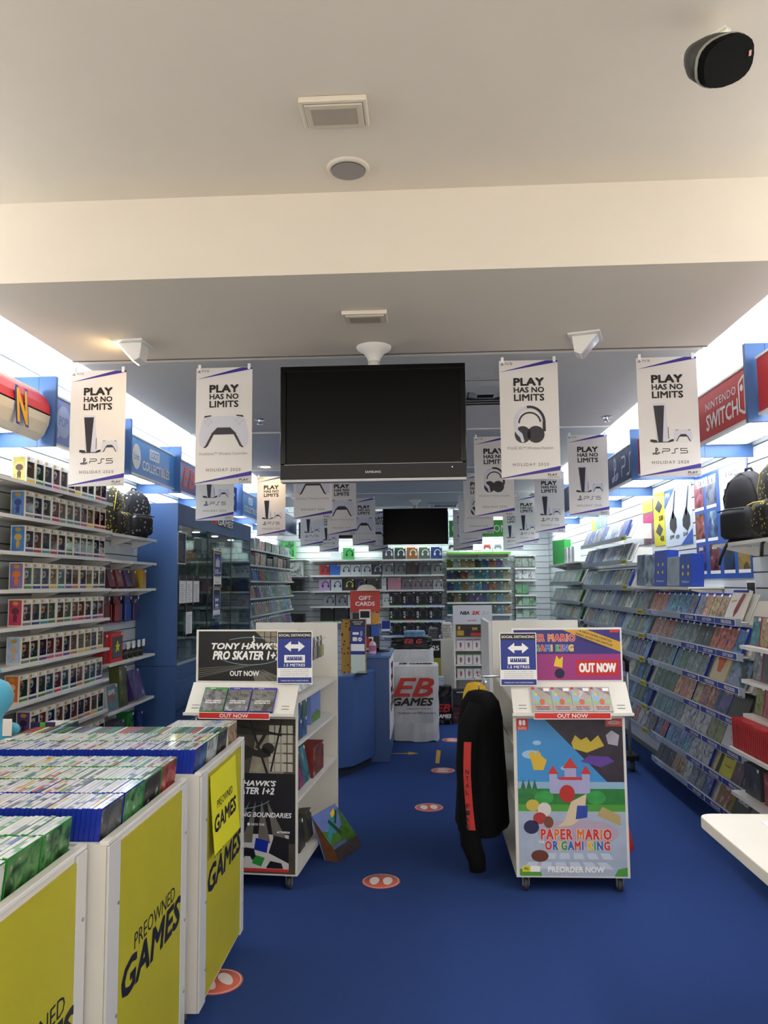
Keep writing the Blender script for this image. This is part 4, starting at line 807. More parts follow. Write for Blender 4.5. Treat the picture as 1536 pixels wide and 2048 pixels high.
art(mp_,'dark_upper',[rect(-.275,.275,.80,.885)],M('poster_olive','2e2c1e',.4,var=.3,vsc=12),-.0016); art(mp_,'dark_floor',[rect(-.275,.275,.24,.60)],DK,-.0016)
art(mp_,'bright_wall',[[(.02,.60),(.21,.60),(.21,.80),(.06,.80)]],M('poster_wall','8d8672',.4,var=.25,vsc=20),-.0017)
tag(art(mp_,'window_grid',[rect(.13+.034*a,.158+.034*a,.61+.05*b,.652+.05*b) for a in range(4) for b in range(5)],M('poster_window','b4b2a4',.4),-.002),kind='stuff')
art(mp_,'roof_beam',stroke([(-.1,.86),(.2,.80)],.012)+stroke([(.02,.885),(.12,.60)],.012)+stroke([(.2,.88),(.14,.61)],.01),DK,-.0022)
art(mp_,'crouched_silhouette',[[(-.2,.60),(-.12,.74),(-.03,.76),(.06,.72),(.11,.735),(.14,.715),(.14,.69),(.10,.68),(.04,.69),(-.02,.66),(-.02,.60)],ell(.125,.73,.035,.03)]+stroke([(.06,.73),(.10,.79),(.12,.83)],.018),M('poster_figure','22211c',.5),-.0026)
tag(art(mp_,'floor_rays',[[(-.2+.09*k,.24),(-.16+.1*k,.24),(.0+.03*k,.46)] for k in range(5)],M('poster_ray'),-.002),kind='stuff')
txt(mp_,"TONY HAWK'S",.005,.548,.33,.03,PWHITE,-.0026,bold=.05,shear=.25); txt(mp_,'PRO SKATER 1+2',-.01,.508,.34,.036,PWHITE,-.0026,bold=.05,shear=.25); txt(mp_,'BOARDING BOUNDARIES',.055,.385,.40,.026,PWHITE,-.0026,bold=.03,shear=.2)
txt(mp_,'XBOX ONE',.07,.335,.075,.012,PWHITE,-.0026,bold=.02); txt(mp_,'ACTIVISION',.21,.298,.07,.011,PWHITE,-.0026,bold=.06); art(mp_,'small_mark',[ell(.02,.335,.008,n=12)],PWHITE,-.0026); art(mp_,'blue_arc',ring(-.06,.5,.22,.09,.003,20,3.7,5.8),M('poster_cyan'),-.0026)
art(mp_,'white_field',[rect(-.275,.24,.11,.285)],M('poster_white','c9c7c2',.5),-.0018); art(mp_,'red_bar',[rect(-.275,.24,.095,.11)],RED,-.0018)
art(mp_,'console_picture',[[(.16,.28),(.24,.265),(.24,.14),(.13,.19)]],M('poster_console','15161a',.4),-.0022); art(mp_,'pad_picture',[[(-.02,.18),(.0,.215),(.05,.21),(.06,.17),(.04,.15),(.03,.17),(0,.17),(-.01,.145)]],M('poster_console'),-.0022); art(mp_,'pad_picture',[[(.12,.12),(.14,.15),(.2,.14),(.21,.112),(.12,.112)]],M('poster_console'),-.0022)
art(mp_,'game_picture',[[(.06,.265),(.13,.25),(.12,.19),(.05,.205)]],CASEB,-.0022); art(mp_,'game_picture',[[(.05,.18),(.11,.165),(.09,.12),(.04,.135)]],CASEG,-.0022)
strip_out(t,.385,-.02)
FC = {k: case_mesh(.128,.145,.014,p,COVERW,label=False,head=.014) for k,p in (('g',CASEG),('b',CASEB))}; FC['m'] = case_mesh(.100,.145,.012,M('clear_case','c9c4bc',.2),MCOVER('pastel_cover',16.,.5,dark=.75),label=True,head=.003)
for i,(k,x,cn) in enumerate((('g',-.15,'green'),('b',-.015,'blue'),('b',.12,'blue'))):
    o = sloped('game_case',f'{cn} edged grey skateboard game case, {ORD[i]} on the sloping shelf',t,x,'7a7a78',FC[k],'featured cases on the skateboard stand'); txt(o,'TONY HAWK\'S',.0,.062,.085,.009,PWHITE,-.0016,bold=.05); txt(o,'PRO SKATER 1+2',.0,.05,.085,.009,PWHITE,-.0016,bold=.05); txt(o,'XBOX' if k=='g' else 'PS4',-.02,.138,.03,.006,PWHITE,-.0004,bold=.02)
social('blue distancing sign on the corner of the skateboard stand',-.704,4.155,1.075)
# goods on its aisle side
def onstand(x,y): 
    c,s_=math.cos(-.085),math.sin(-.085); return (-.976+x*c-y*s_,4.2+x*s_+y*c)
RW_ = -.085+PI/2   # facing the aisle (+x side)
def sitem(name,label,cat,x,y,z,w_,d,h,col,**k):
    X,Y = onstand(x,y); return carton(name,label,cat,(X,Y,z+.0003),RW_,w_,d,h,col,**k)
for i,(y,z,c) in enumerate(((.12,.75,'2a4a8a'),(.24,.75,'34629a'),(.12,.8605,'2a4a8a'),(.24,.8605,'3a6a4a'))): sitem('small_box',f'small blue and green window box, {("lower","upper")[i//2]} layer, {ORD[i%2]} from the stand front','toy box',.265,y,z,.11,.10,.11 if i < 2 else .099,c)
o = sitem('game_box','sky blue box with a green blocky ground on the upper side shelf','game box',.22,.72,.75,.26,.06,.21,'6f86c4',face=M('sky_print','6a7fc0',.4,var=.12,vsc=8)); art(o,'green_ground',[[(-.12,.005),(.12,.005),(.12,.04),(.02,.075),(-.12,.05)]],M('blocky_green','4f7a34',.5,var=.3,vsc=30),-.0016)
sitem('toy_box','yellow and red small boxed toy on the upper side shelf','toy box',.2,.40,.75,.1,.07,.2,'d8a020')
for i in range(3): sitem('boxed_item',f'white slim boxed item leaning on the top side shelf, {ORD[i]} from the stand front','boxed item',.235,.12+.2*i,.98,.15,.03,.10,'d0d2d0',tilt=.5)
sitem('board_game','black and red box with small figures printed on the middle side shelf','game box',.26,.62,.46,.28,.2,.17,'7a2018')
for i,(y,c,cn) in enumerate(((.10,'2a4a7a','blue'),(.245,'7a2a5a','magenta'),(.39,'2a7a8a','teal'))): sitem('toy_box',f'{cn} character pack leaning on the middle side shelf','toy box',.25,y,.46,.13,.04,.2,c,tilt=.2)
for i,(y,c,cn) in enumerate(((.12,'c9962a','yellow'),(.30,'34342e','dark'),(.50,'4a4a3a','grey'))): sitem('toy_box',f'{cn} bagged toy on the base of the stand','toy box',.24,y,.105,.13,.07,.16 if i else .1,c,tilt=.1)
sitem('toy_box','white and dark spiky print box on the base of the stand','toy box',.22,.18,.283,.25,.04,.13,'5a6a52',tilt=.15) if False else None
for i,y in enumerate((.70,.80,.90)): 
    X,Y = onstand(.225,y); peg_pack(f'small grey trinket pack on a peg, {ORD[i]} from the stand front',(X,Y,1.24),RW_,.07,.11,['8a8a84','5a5a50','9a9660'][i],1,group='trinket packs on the stand spine',plen=.205)
# big toy box leaning on the floor by the stand
tc_ = thing('toy_carton','open tray carton with teal toy sword picture leaning on the floor','toy box',(-.47,4.74,.0),1.2); tc_.rotation_euler=(-.36,0,1.2); tc_.scale=(.85,.85,.85)
t = bpy.data.objects.new('_tmp',None)
MB().box(-.17,.17,.0,.012,.09,.42).build('back_card',M('sky_print'),t); MB().box(-.17,.17,-.09,.012,.085,.09).build('tray_bottom',M('brown_card','6a4426',.6,var=.2,vsc=30),t)
MB().box(-.17,.17,-.095,-.09,.085,.17).build('tray_front',M('dark_card','3a3230',.5,var=.3,vsc=25),t); MB().xprism([(-.09,.09),(.0,.09),(.0,.40),(-.09,.17)],-.174,-.17).build('tray_side',M('brown_card'),t); MB().xprism([(-.09,.09),(.0,.09),(.0,.40),(-.09,.17)],.17,.174).build('tray_side',M('blocky_green'),t)
art(t,'green_hill',[[(-.17,.17),(.17,.17),(.17,.27),(.05,.24),(-.17,.32)]],M('blocky_green'),-.001)
art(t,'teal_blade',[[(-.10,.18),(-.07,.18),(.10,.33),(.10,.36),(.06,.36),(-.10,.22)]],M('teal_toy','2f9a94',.4,var=.2,vsc=60),-.002); art(t,'dark_guard',stroke([(.0,.34),(.12,.22)],.03)+stroke([(.08,.30),(.14,.38)],.025),M('dark_teal_toy','1f4a44',.4),-.003); art(t,'yellow_tag',[[(.05,.38),(.12,.40),(.12,.36),(.06,.345)]],YEL,-.0025)
for ch in list(t.children): ch.parent = tc_; ch.location.z -= .085; ch.location.y += .09
bpy.data.objects.remove(t)
# --- origami game stand
A2 = stand('white castor stand with a colourful paper game poster and purple header','x' and (.748,4.2,0),0,.585,1.2,(.46,.75,.98)); t = A2
hp = panel(t,'header_poster',-.278,.283,1.085,1.35,M('header_magenta','9a2a78',.4)); art(hp,'navy_half',[rect(-.278,.283,1.222,1.35)],M('header_navy','2c2176',.4,var=.12,vsc=14),-.0016)
art(hp,'gold_band',[[(-.02,1.35),(.11,1.35),(.283,1.285),(.283,1.232)]],GOLD,-.002)
rt = -.33
for k,(s_,w2) in enumerate((('A NEW PAPER-CRAFTED',.18),('MARIO ADVENTURE UNFOLDS',.20),('ON NINTENDO SWITCH',.15))): txt(hp,s_,.155-.008*k,1.316-.018*k,w2,.0105,NAVY,-.0024,bold=.02,rot=rt)
art(hp,'red_box',[rect(.05,.27,1.11,1.19)],M('out_now_red','c0181c',.4),-.002); txt(hp,'OUT NOW',.16,1.15,.195,.05,PWHITE,-.0024,bold=.06); art(hp,'red_tag',[rect(.23,.278,1.335,1.348)],RED,-.0022)
TC = [M('title_'+c,h,.4) for c,h in (('red','d23a2c'),('orange','e07a2a'),('blue','3a62b8'),('green','3f9a48'),('yellow','e2b62c'))]
def title(parent,s_,cx,cz,w_,h,cols,y):
    n=len(s_); k=0; stp=w_/n
    txt(parent,s_,cx,cz,w_*1.02,h*1.16,PWHITE,y,bold=.09,sp=1.18,name='title_outline')
    v,f,a_ = txt_mesh(s_,0.,0,1.18); 
    mbs = {}
    for i,ch in enumerate(s_): pass
    # colour letters by position
    cen = {}
    par = list(range(len(v)))
    def find(a):
        while par[a]!=a: par[a]=par[par[a]]; a=par[a]
        return a
    for fc in f:
        for q in fc[1:]: par[find(q)] = find(fc[0])
    for fc in f:
        r_=find(fc[0]); cen.setdefault(r_,[]).append(fc)
    for r_,fs in sorted(cen.items(), key=lambda kv: min(v[q][0] for fc in kv[1] for q in fc)):
        ids = sorted({q for fc in fs for q in fc}); mp={q:i for i,q in enumerate(ids)}
        lm = MB(); e_ = .05*h
        for j_,(dx,dz) in enumerate(((0,0),(-e_,-e_),(e_,e_),(-e_,e_),(e_,-e_))): lm.add([(cx+v[q][0]*w_+dx,y-.0005-j_*.00006,cz+v[q][1]*h+dz) for q in ids],[tuple(mp[q] for q in fc) for fc in fs])
        lm.build('title_letter',cols[k%len(cols)],parent); k+=1
title(hp,'PAPER MARIO',-.1,1.308,.29,.036,[TC[0],TC[0],TC[1]],-.0022); title(hp,'ORIGAMI KING',-.1,1.254,.27,.032,[TC[0],TC[2],TC[4],TC[3]],-.0022)
art(hp,'folded_paper',[[(-.07,1.16),(-.055,1.215),(-.04,1.195),(-.02,1.21),(-.025,1.15)]],YEL,-.002); art(hp,'folded_paper',[ell(-.04,1.12,.026,.026)],NAVY,-.002)
P = panel(t,'main_poster',-.275,.278,.085,.885,M('poster_sky','3f8fce',.35,var=.06,vsc=3))
def pa(n,polys,hx,y,**k): return art(P,n,polys,M('paper_'+hx,hx,.4,**k),y)
pa('dark_corner',[[(-.13,.885),(.278,.885),(.278,.50),(.20,.55)]],'332c38',-.0016,var=.3,vsc=14); pa('torn_edge',[[(-.16,.885),(-.13,.885),(.278,.53),(.278,.48),(.18,.55)]],'b9b4c0',-.0014)
pa('cloud',[ell(-.20,.70,.05,.022),ell(-.17,.76,.022,.012),ell(-.02,.63,.03,.012)],'9fc4e4',-.0016); pa('lower_sky',[rect(-.275,.278,.50,.60)],'a9cbe4',-.0012)
pa('paved_wall',[rect(-.275,.278,.515,.56)],'8fb2cc',-.0018); pa('hedge',[rect(-.275,.278,.44,.525)],'2f7a3c',-.0020,var=.2,vsc=20); pa('lawn',[rect(-.275,.278,.40,.445)],'4f9a3a',-.0021)
pa('castle_wall',[rect(-.07,-.03,.50,.575),rect(.03,.06,.50,.575),rect(-.11,-.07,.50,.60),rect(.06,.10,.50,.60),rect(-.03,.03,.50,.63)],'a9a9d0',-.0023); pa('castle_roof',[[(-.118,.60),(-.062,.60),(-.09,.645)],[(.052,.60),(.108,.60),(.08,.645)],[(-.04,.63),(.04,.63),(0,.685)],rect(-.06,.06,.57,.585)],'c8383a',-.0026)
pa('conifer',[[(-.26+.03*k,.525),(-.235+.03*k,.525),(-.247+.03*k,.575)] for k in range(3)],'2c6a4a',-.0024); pa('side_hedge',[ell(-.14,.48,.05,.035),ell(.13,.48,.05,.035)],'3a9a4a',-.0025,var=.15,vsc=20)
pa('plaza',[rect(-.275,.278,.085,.41)],'a8b4c8',-.0022,var=.08,vsc=10); pa('plaza_disc',[ell(.03,.30,.21,.07,24)],'b4a4b8',-.0026)
tag(pa('paving',[[(-.25+.08*k,.12),(-.19+.08*k,.12),(-.18+.07*k,.155),(-.23+.07*k,.155)] for k in range(6)]+[[(-.22+.075*k,.17),(-.165+.075*k,.17),(-.155+.068*k,.20),(-.20+.068*k,.20)] for k in range(6)],'c4cede',-.0028),kind='stuff'); pa('grass_corner',[[(-.275,.085),(-.16,.085),(-.17,.115),(-.275,.12)]],'4f9a3a',-.0029); pa('grass_corner',[[(.21,.085),(.278,.085),(.278,.13),(.23,.12)]],'4f9a3a',-.0029)
# plain folded-paper shapes in place of the printed figures
pa('folded_yellow',[[(-.215,.705),(-.195,.72),(-.18,.70),(-.165,.725),(-.155,.70),(-.12,.67),(-.14,.62),(-.19,.62),(-.20,.66)]],'d9b43a',-.0030); pa('folded_yellow_crown',[[(.01,.76),(.03,.80),(.06,.775),(.09,.79),(.11,.765),(.15,.80),(.18,.745),(.09,.71),(.02,.73)]],'c9b03c',-.0030); pa('folded_purple',[[(.055,.665),(.10,.695),(.20,.69),(.23,.665),(.16,.635)]],'5f3f96',-.0031); pa('folded_white',[[(.19,.80),(.22,.825),(.26,.80),(.25,.745),(.20,.755)]],'a9a7b4',-.0030)
pa('folded_red',[ell(-.02,.50,.04,.045)],'b8302a',-.0030); pa('folded_cream',[[(-.08,.33),(-.04,.36),(.0,.46),(.08,.50),(.07,.42),(.03,.36),(.0,.34)]],'d8c4a4',-.0031); pa('folded_blue',[[(.02,.37),(.08,.38),(.085,.44),(.03,.44)]],'2f4aa0',-.0032); pa('folded_tan',[[(.13,.39),(.20,.36),(.25,.34),(.25,.39),(.16,.435)]],'b4a06a',-.0030)
pa('paper_group',[ell(-.20,.44,.035,.03)],'c9b24a',-.0030); pa('paper_group',[ell(-.14,.42,.035,.035)],'d8d0cc',-.0031); pa('paper_group',[ell(-.165,.375,.035,.03)],'b03a38',-.0032); pa('paper_group',[ell(-.21,.33,.04,.035)],'2a2f52',-.0032); pa('paper_group',[ell(-.12,.355,.025,.03)],'7a4a34',-.0033); pa('paper_group',[ell(-.17,.185,.045,.03)],'6a3a28',-.0033)
art(P,'console_tag',[rect(-.275,-.215,.825,.885)],RED,-.0030); art(P,'console_mark',[rrect(-.262,-.247,.85,.878,.006),rrect(-.243,-.228,.85,.878,.006)],PWHITE,-.0034); txt(P,'NINTENDO',-.245,.841,.045,.006,PWHITE,-.0034); txt(P,'SWITCH',-.245,.832,.045,.008,PWHITE,-.0034,bold=.02)
art(P,'maker_tag',[rect(.19,.278,.845,.885)],M('tag_soft_red','c0504a',.4),-.0030); art(P,'maker_ring',ring(.234,.865,.032,.009,.0025,20),PWHITE,-.0034); txt(P,'Nintendo',.234,.865,.045,.008,PWHITE,-.0034)
title(P,'PAPER MARIO',.02,.295,.36,.05,[TC[0],TC[0],TC[1]],-.0036); title(P,'ORIGAMI KING',.025,.238,.33,.042,[TC[0],TC[2],TC[4],TC[3],TC[2]],-.0036); txt(P,'THE',-.16,.255,.03,.012,PWHITE,-.0036,bold=.04)
txt(P,'PREORDER NOW',.015,.118,.29,.03,PWHITE,-.0036,bold=.05); art(P,'rating_box',[rect(-.262,-.22,.105,.135)],M('rating_yellow','e0d23a',.4),-.0034); art(P,'rating_text',[rect(-.22,-.17,.105,.135)],PWHITE,-.0034); txt(P,'PG',-.241,.12,.02,.014,INK,-.0038,bold=.03)
strip_out(t,.39,-.005)
for i,x in enumerate((-.15,-.048,.054,.156)):
    o = sloped('game_case',f'pastel paper game case with white price label, {ORD[i]} on the sloping shelf',t,x,'b9b2a4',FC['m'],'featured cases on the paper game stand')
    art(o,'sky_print',[[(-.046,.06),(.0,.06),(-.02,.10),(-.046,.135)]],M('pastel_sky','8fb8d8',.3,coat=.5),-.0010); art(o,'shade_print',[[(-.02,.138),(.012,.115),(.046,.09),(.046,.115),(.012,.118),(.01,.138)]],M('pastel_mauve','8a7d8c',.3,coat=.5),-.0010)
    art(o,'green_print',[[(-.046,.045),(.046,.045),(.046,.075),(.01,.06),(-.046,.06)]],M('pastel_green','9ab88a',.3,coat=.5),-.0011); art(o,'yellow_print',[ell(-.028,.098,.009,.011,8)],M('pastel_yellow','e2c25a',.3,coat=.5),-.0014); art(o,'red_print',[ell(.0,.055,.014,.018,10)],M('pastel_red','c86a5c',.3,coat=.5),-.0014)
    txt(o,'PAPER MARIO',0,.024,.07,.010,M('title_red'),-.0014,bold=.03); txt(o,'ORIGAMI KING',0,.012,.065,.008,M('title_blue'),-.0014,bold=.03); art(o,'red_tag',[rect(-.048,-.034,.128,.142)],RED,-.0014)
social('blue distancing sign on the corner of the paper game stand',.487,4.155,1.062,.192,.276)
tag(loft(MB(),[[Vector((1.06+.05*math.cos(a*PI/6)*s_,4.55+.09*math.sin(a*PI/6)*s_,z)) for a in range(12)] for s_,z in ((.75,.108),(1,.14),(1.1,.19),(.9,.24),(.4,.27))],0,True).build('plush_cushion',M('plush_red','c8322e',.9,bump=.3,bsc=200)),'round red plush sticking out of the paper game stand','plush toy') if False else None
t = thing('toy_bat','red foam toy leaning out beside the paper game stand','toy',(1.09,4.62,.002)); MB().tube([(0,0,.03),(.02,-.02,.10),(.0,.0,.2),(-.01,.1,.3)],[.025,.055,.055,.03],12).build('foam',M('plush_red','c8322e',.7),t)
# goods on its right-hand side
for i in range(5):
    y = 4.35+.18*i; cn,cx = CCOL[(i*5)%12]; carton('game_box',f'{cn} boxed accessory on the paper game stand side shelf, {ORD[i]} from its front','game box',(1.02,y,.7503),-PI/2+PI,.14,.12,.16,cx)
# hoodie and yellow top hanging on the aisle side
def garment(label,cx,cy,z0,z1,mat,wx,wy,sleeve,name='hoodie',stripe=None):
    t = thing(name,label,'clothing',(cx,cy,0)); n=24
    def sec(z,ax,ay,ph): return [Vector((ax*math.cos(2*PI*i/n)*(1+.10*math.sin(5*2*PI*i/n+ph)), ay*math.sin(2*PI*i/n)*(1+.05*math.sin(4*2*PI*i/n+ph)), z)) for i in range(n)]
    H=z1-z0; loft(MB(),[sec(z0,wx*1.0,wy*1.0,.3),sec(z0+H*.02,wx*1.06,wy*1.03,.3),sec(z0+H*.3,wx*1.0,wy,.9),sec(z0+H*.6,wx*.9,wy*.97,1.3),sec(z0+H*.8,wx*.86,wy*.95,1.6),sec(z0+H*.92,wx*.74,wy*.8,1.8),sec(z0+H*.985,wx*.5,wy*.45,2),sec(z1,wx*.2,wy*.15,2)],0,True).build('body',mat,t)
    if sleeve:
        for s_,zz in ((-1,sleeve),(1,sleeve+.1)):
            MB().tube([(-.01,s_*wy*.62,z1-.07),(-.05,s_*wy*.92,z1-.18),(-.065,s_*wy*.98,(z1+zz)/2+.1),(-.05,s_*wy*.95,zz+.14),(-.02,s_*wy*.92,zz+.06),(-.015,s_*wy*.92,zz)],[.05,.062,.060,.058,.050,.046],14).build('sleeve',mat,t)
    MB().tube([(0,0,z1-.02),(0,0,z1+.03),(.02,0,z1+.05),(.03,0,z1+.03)],.003,6).build('hanger_hook',CHROME,t)
    return t
HB = M('black_fleece','0a0a0b',.95,bump=.3,bsc=200,spec=.2); HY = M('yellow_fleece','d8a92a',.9)
t = garment('long black hoodie with a red sleeve stripe hanging beside the paper game stand',.303,4.56,.22,.985,HB,.140,.2,.045); t.rotation_euler=(0,0,-.12)
for i in range(8):
    za,zb = .74-.058*i,.74-.058*(i+1); xa = [-.118,-.121,-.123,-.124,-.122,-.119,-.115,-.110,-.104]
    MB().hexa([(xa[i+1]+.045,-.255,zb),(xa[i+1]+.085,-.257,zb),(xa[i+1]+.085,-.251,zb),(xa[i+1]+.045,-.249,zb),(xa[i]+.045,-.255,za),(xa[i]+.085,-.257,za),(xa[i]+.085,-.251,za),(xa[i]+.045,-.249,za)]).build('red_stripe',M('stripe_red','b8302a',.8),t)
for i,ch in enumerate(' NTAL FIRE'):
    if ch != ' ': txt(t,ch,-.058,.62-.036*i,.018,.024,INK,-.263,bold=.02)
garment('yellow top hanging behind the long black hoodie',.30,4.90,.24,.99,HY,.10,.07,0,'yellow_sweatshirt')
MB().tube([(.455,4.60,1.04),(.335,4.60,1.04)],.005,8)
t = thing('clothes_rail','chrome arm holding the hoodies on the paper game stand','clothes rail',(.455,4.75,1.04)); MB().tube([(0,.0,0),(-.12,.0,0),(-.13,.0,.01)],.006,8).build('arm',CHROME,t); MB().tube([(-.115,-.25,.0),(-.115,.25,0)],.005,8).build('bar',CHROME,t)
# ------------------------------------------------------------------ right wall: sloping game shelves
RW = -PI/2
def game_shelf(label,y0,y1,z,xf=1.85,group='sloping game shelves on the right wall',lip=True):
    t = thing('game_shelf',label,'shelf',(xf,(y0+y1)/2,z),group=group); h=(y1-y0)/2; D=XR-xf
    MB().prism([(0,-.006),(.045,-.006),(.045,0),(0,0)],-h,h).build('ledge',WMET,t); MB().prism([(.039,.002),(.045,.002),(.119,.160),(.113,.160)],-h,h).build('back_plate',WMET,t)
    MB().box(0,.003,-h,h,.0005,.016).build('clear_lip',SHELFG,t); MB().box(-.004,-.0005,-h,h,-.03,.010).build('ticket_rail',M('ticket_rail','9aa4ae',.3),t)
    for y in (-h+.02,0,h-.02): MB().prism([(D-.002,-.02),(D-.002,.12),(.11,.12),(.05,-.0065),(.05,-.02)],y-.004,y+.004).build('bracket',WMET,t)
    return t
def strip(label,y,z,w_,word,x=1.842,pal=None):
    t = thing('shelf_strip',label,'shelf label',(x,y,z-.030),RW,'blue strips along the game shelves'); MB().box(-w_/2,w_/2,0,.002,0,.042).build('strip',PWHITE,t)
    art(t,'blue_field',[rect(-w_/2+.003,w_/2-.003,.003,.039)],pal or BLUEP,-.0006); txt(t,word,.03,.021,w_*.5,.022,PWHITE,-.0012,bold=.03); return t
RZ = [1.362,1.160,.958,.760,.565,.370,.172]
WORDS = [('OUT NOW','OUT NOW','PREORDER'),('OUT NOW','OUT NOW','OUT NOW'),('OUT NOW','PREORDER','PREORDER'),('OUT NOW','PREORDER','PREORDER'),('OUT NOW','PREORDER','PREORDER'),('OUT NOW','PREORDER','PREORDER'),('OUT NOW','PREORDER','PREORDER')]
YEND = [5.0,4.72,5.31,5.24,5.165,5.31,5.37]
def runs():
    while True:
        c = random.choice(CCOL); n = random.randint(1,4)
        for _ in range(n): yield c
for r,z in enumerate(RZ):
    game_shelf(f'white sloping game shelf on the right wall, {SN[r]} from the top',4.66,6.62,z)
    for i,(y,wd) in enumerate(zip((5.57,5.23,4.90),WORDS[r])): strip(f'blue shelf strip reading {wd.lower()}, {ORD[i]} from the trolley on the {SN[r]} game shelf',y,z,.33,wd)
    strip(f'short pale blue shelf strip at the trolley end of the {SN[r]} game shelf',6.42,z,.2,'PS4',pal=M('strip_pale','7f92c4',.5))
    g = runs(); y = 6.55; i = 0
    while y > YEND[r]+.05:
        cn,cx = next(g)
        if random.random() < .07: y -= .02
        case('blue',f'{cn} covered shrink-wrapped game case, {ORD[min(i,19)]} from the trolley on the {SN[r]} right shelf',(1.8565,y-.065,z+.0016),RW,.40,cx,f'game cases on the {SN[r]} right shelf'); y -= .1315; i += 1
def card(label,y,z,w_,h,col,face=None,words=(),cat='game box',d=.014):
    t = carton('preorder_box',label,cat,(1.8565,y,z+.0016),RW,w_,d,h,col,face=face or COVER,tilt=.40,sticker=False)
    for (s_,cx,cz,ww,hh,m_) in words: txt(t,s_,cx,cz,ww,hh,m_,-.0018,bold=.03)
    return t
t = card('white boxed set with a red figure print at the end of the top game shelf',4.83,RZ[0],.235,.19,'d8d4cc',M('white_red_print','d4cfc8',.4,var=.05),d=.022); art(t,'red_print',[[(.02,.01),(.06,.05),(.09,.16),(.05,.17),(.02,.12),(.0,.05)]],M('figure_red','8a2f26',.4),-.0018); art(t,'gold_print',stroke([(-.09,.11),(-.01,.12)],.012),GOLD,-.0018)
MB().box(-.116,.116,-.0015,-.0009,.172,.188).build('blue_band',CASEB,t)
t = card('cream and orange game box on the third game shelf',5.125,RZ[2],.235,.175,'c9b48a',M('cream_print','c4b48c',.4),()); art(t,'orange_print',[[(-.09,.17),(.06,.17),(.02,.06),(-.04,.06)]],M('orange_print','c0562a',.4,var=.3,vsc=30),-.0018)
card('pale blue and red game box at the end of the third game shelf',4.84,RZ[2],.28,.18,'7a94a8',BOXART)
card('blue game box with yellow title on the fourth game shelf',5.105,RZ[3],.23,.175,'34508a',BOXART,[('CRASH',.04,.15,.12,.03,YEL)])
card('dark game box with white title at the end of the fourth game shelf',4.84,RZ[3],.27,.175,'2a2424',M('mafia_print','2e2624',.4,var=.5,vsc=10),[('MAFIA',-.05,.15,.13,.03,PWHITE)])
card('white game box with a thin black title on the fifth game shelf',4.985,RZ[4],.235,.175,'d8d6d6',M('white_print2','d0cfd2',.4),[('FIFA 21',.02,.12,.11,.022,INK),('PREORDER',.02,.07,.07,.008,RED)])
card('black game box with a ring mark at the end of the fifth game shelf',4.78,RZ[4],.15,.175,'1e1e20',M('black_game_print','202022',.4,var=.3,vsc=20))
t = card('bright yellow game box with black script title on the sixth game shelf',5.115,RZ[5],.26,.175,'c9c42a',M('yellow_game_print','c4c02c',.4,var=.1,vsc=20),[('Cyberpunk',.04,.13,.12,.03,INK),('PREORDER',.05,.07,.08,.01,RED)]); art(t,'dark_figure',[[(-.11,.0),(-.05,.0),(-.05,.12),(-.07,.16),(-.10,.14)]],M('dark_print','2c2c22',.5),-.0018)
card('purple game box with pale title on the sixth game shelf',4.90,RZ[5],.15,.175,'5a3a58',BOXART,[('SQUADRONS',-.0,.14,.11,.018,PWHITE)]); card('dark blue game box at the end of the sixth game shelf',4.745,RZ[5],.14,.175,'26304a',BOXART)
card('green and orange game box on the bottom game shelf',5.125,RZ[6],.25,.175,'8a7a2a',BOXART); card('dark grey game box with pale title on the bottom game shelf',4.88,RZ[6],.22,.175,'24282a',M('valhalla_print','2a2e30',.4,var=.4,vsc=14),[('VALHALLA',0,.10,.15,.022,PWHITE)]); card('grey game box at the end of the bottom game shelf',4.725,RZ[6],.08,.175,'5a5c60',BOXART)
# nearest section of the right wall: flat shelves
for i,(z,xf,y1) in enumerate(((1.235,1.80,4.58),(1.043,1.80,4.58),(.851,1.80,4.58),(.665,1.72,4.60),(.42,1.72,4.60))):
    wall_shelf(f'white shelf at the front end of the right wall, {SN[i]} from the top',XR,XR-xf,3.55,y1,z,3)
    if i < 3:
        for k in range(8):
            cn,cx = random.choice(CCOL); case('small',f'{cn} small game case, {ORD[k]} from the preorder boxes on the {SN[i]} front shelf',(xf+.055,y1-.075-k*.113,z+.0003),RW,.16,cx,f'small cases on the {SN[i]} front right shelf')
for k in range(34):
    y = 4.575-k*.0245; tag(mk('red_game_case',MATS and RCASE if 'RCASE' in globals() else MB().box(-.006,.006,0,.105,0,.165,0).box(-.0045,.0045,-.0006,0,.01,.155,1).mesh('red_game_case',[CASER,M('red_spine','a83230',.35,var=.25,vsc=60)]),None,(1.735,y,.6653),(-.0,0,RW)),f'red game case standing spine out, {ordw(k)} from the preorder boxes','game case','red cases standing in a row on the right wall')
for k,(y,c,cn) in enumerate(((4.45,'3a3c40','charcoal'),(4.2,'8a2a28','red'),(3.95,'7a7c80','grey'))): carton('boxed_item',f'{cn} boxed accessory on the lowest front shelf of the right wall','boxed item',(1.78,y,.4203),RW,.2,.16,.17,c)
# backpacks above
wall_shelf('white shelf high on the right wall carrying two backpacks',XR,.27,3.6,5.0,1.832,3)
b = backpack('large black backpack on the high right shelf',(1.955,4.74,1.8322),RW+.3,(BPK,BPK,BPS),1.12); MB().tube([(-.05,-.07,.04),(-.06,-.12,-.02),(-.10,-.13,-.09),(-.13,-.12,-.13)],.009,6).build('loose_strap',BPS,b)
b = backpack('black backpack with yellow splashes and yellow zip on the high right shelf',(1.955,4.33,1.8322),RW-.05,(BPY,BPY,YZIP),1.14); MB().tube([(.05,-.07,.04),(.05,-.12,-.03),(.06,-.13,-.10)],.009,6).build('loose_strap',BPS,b)
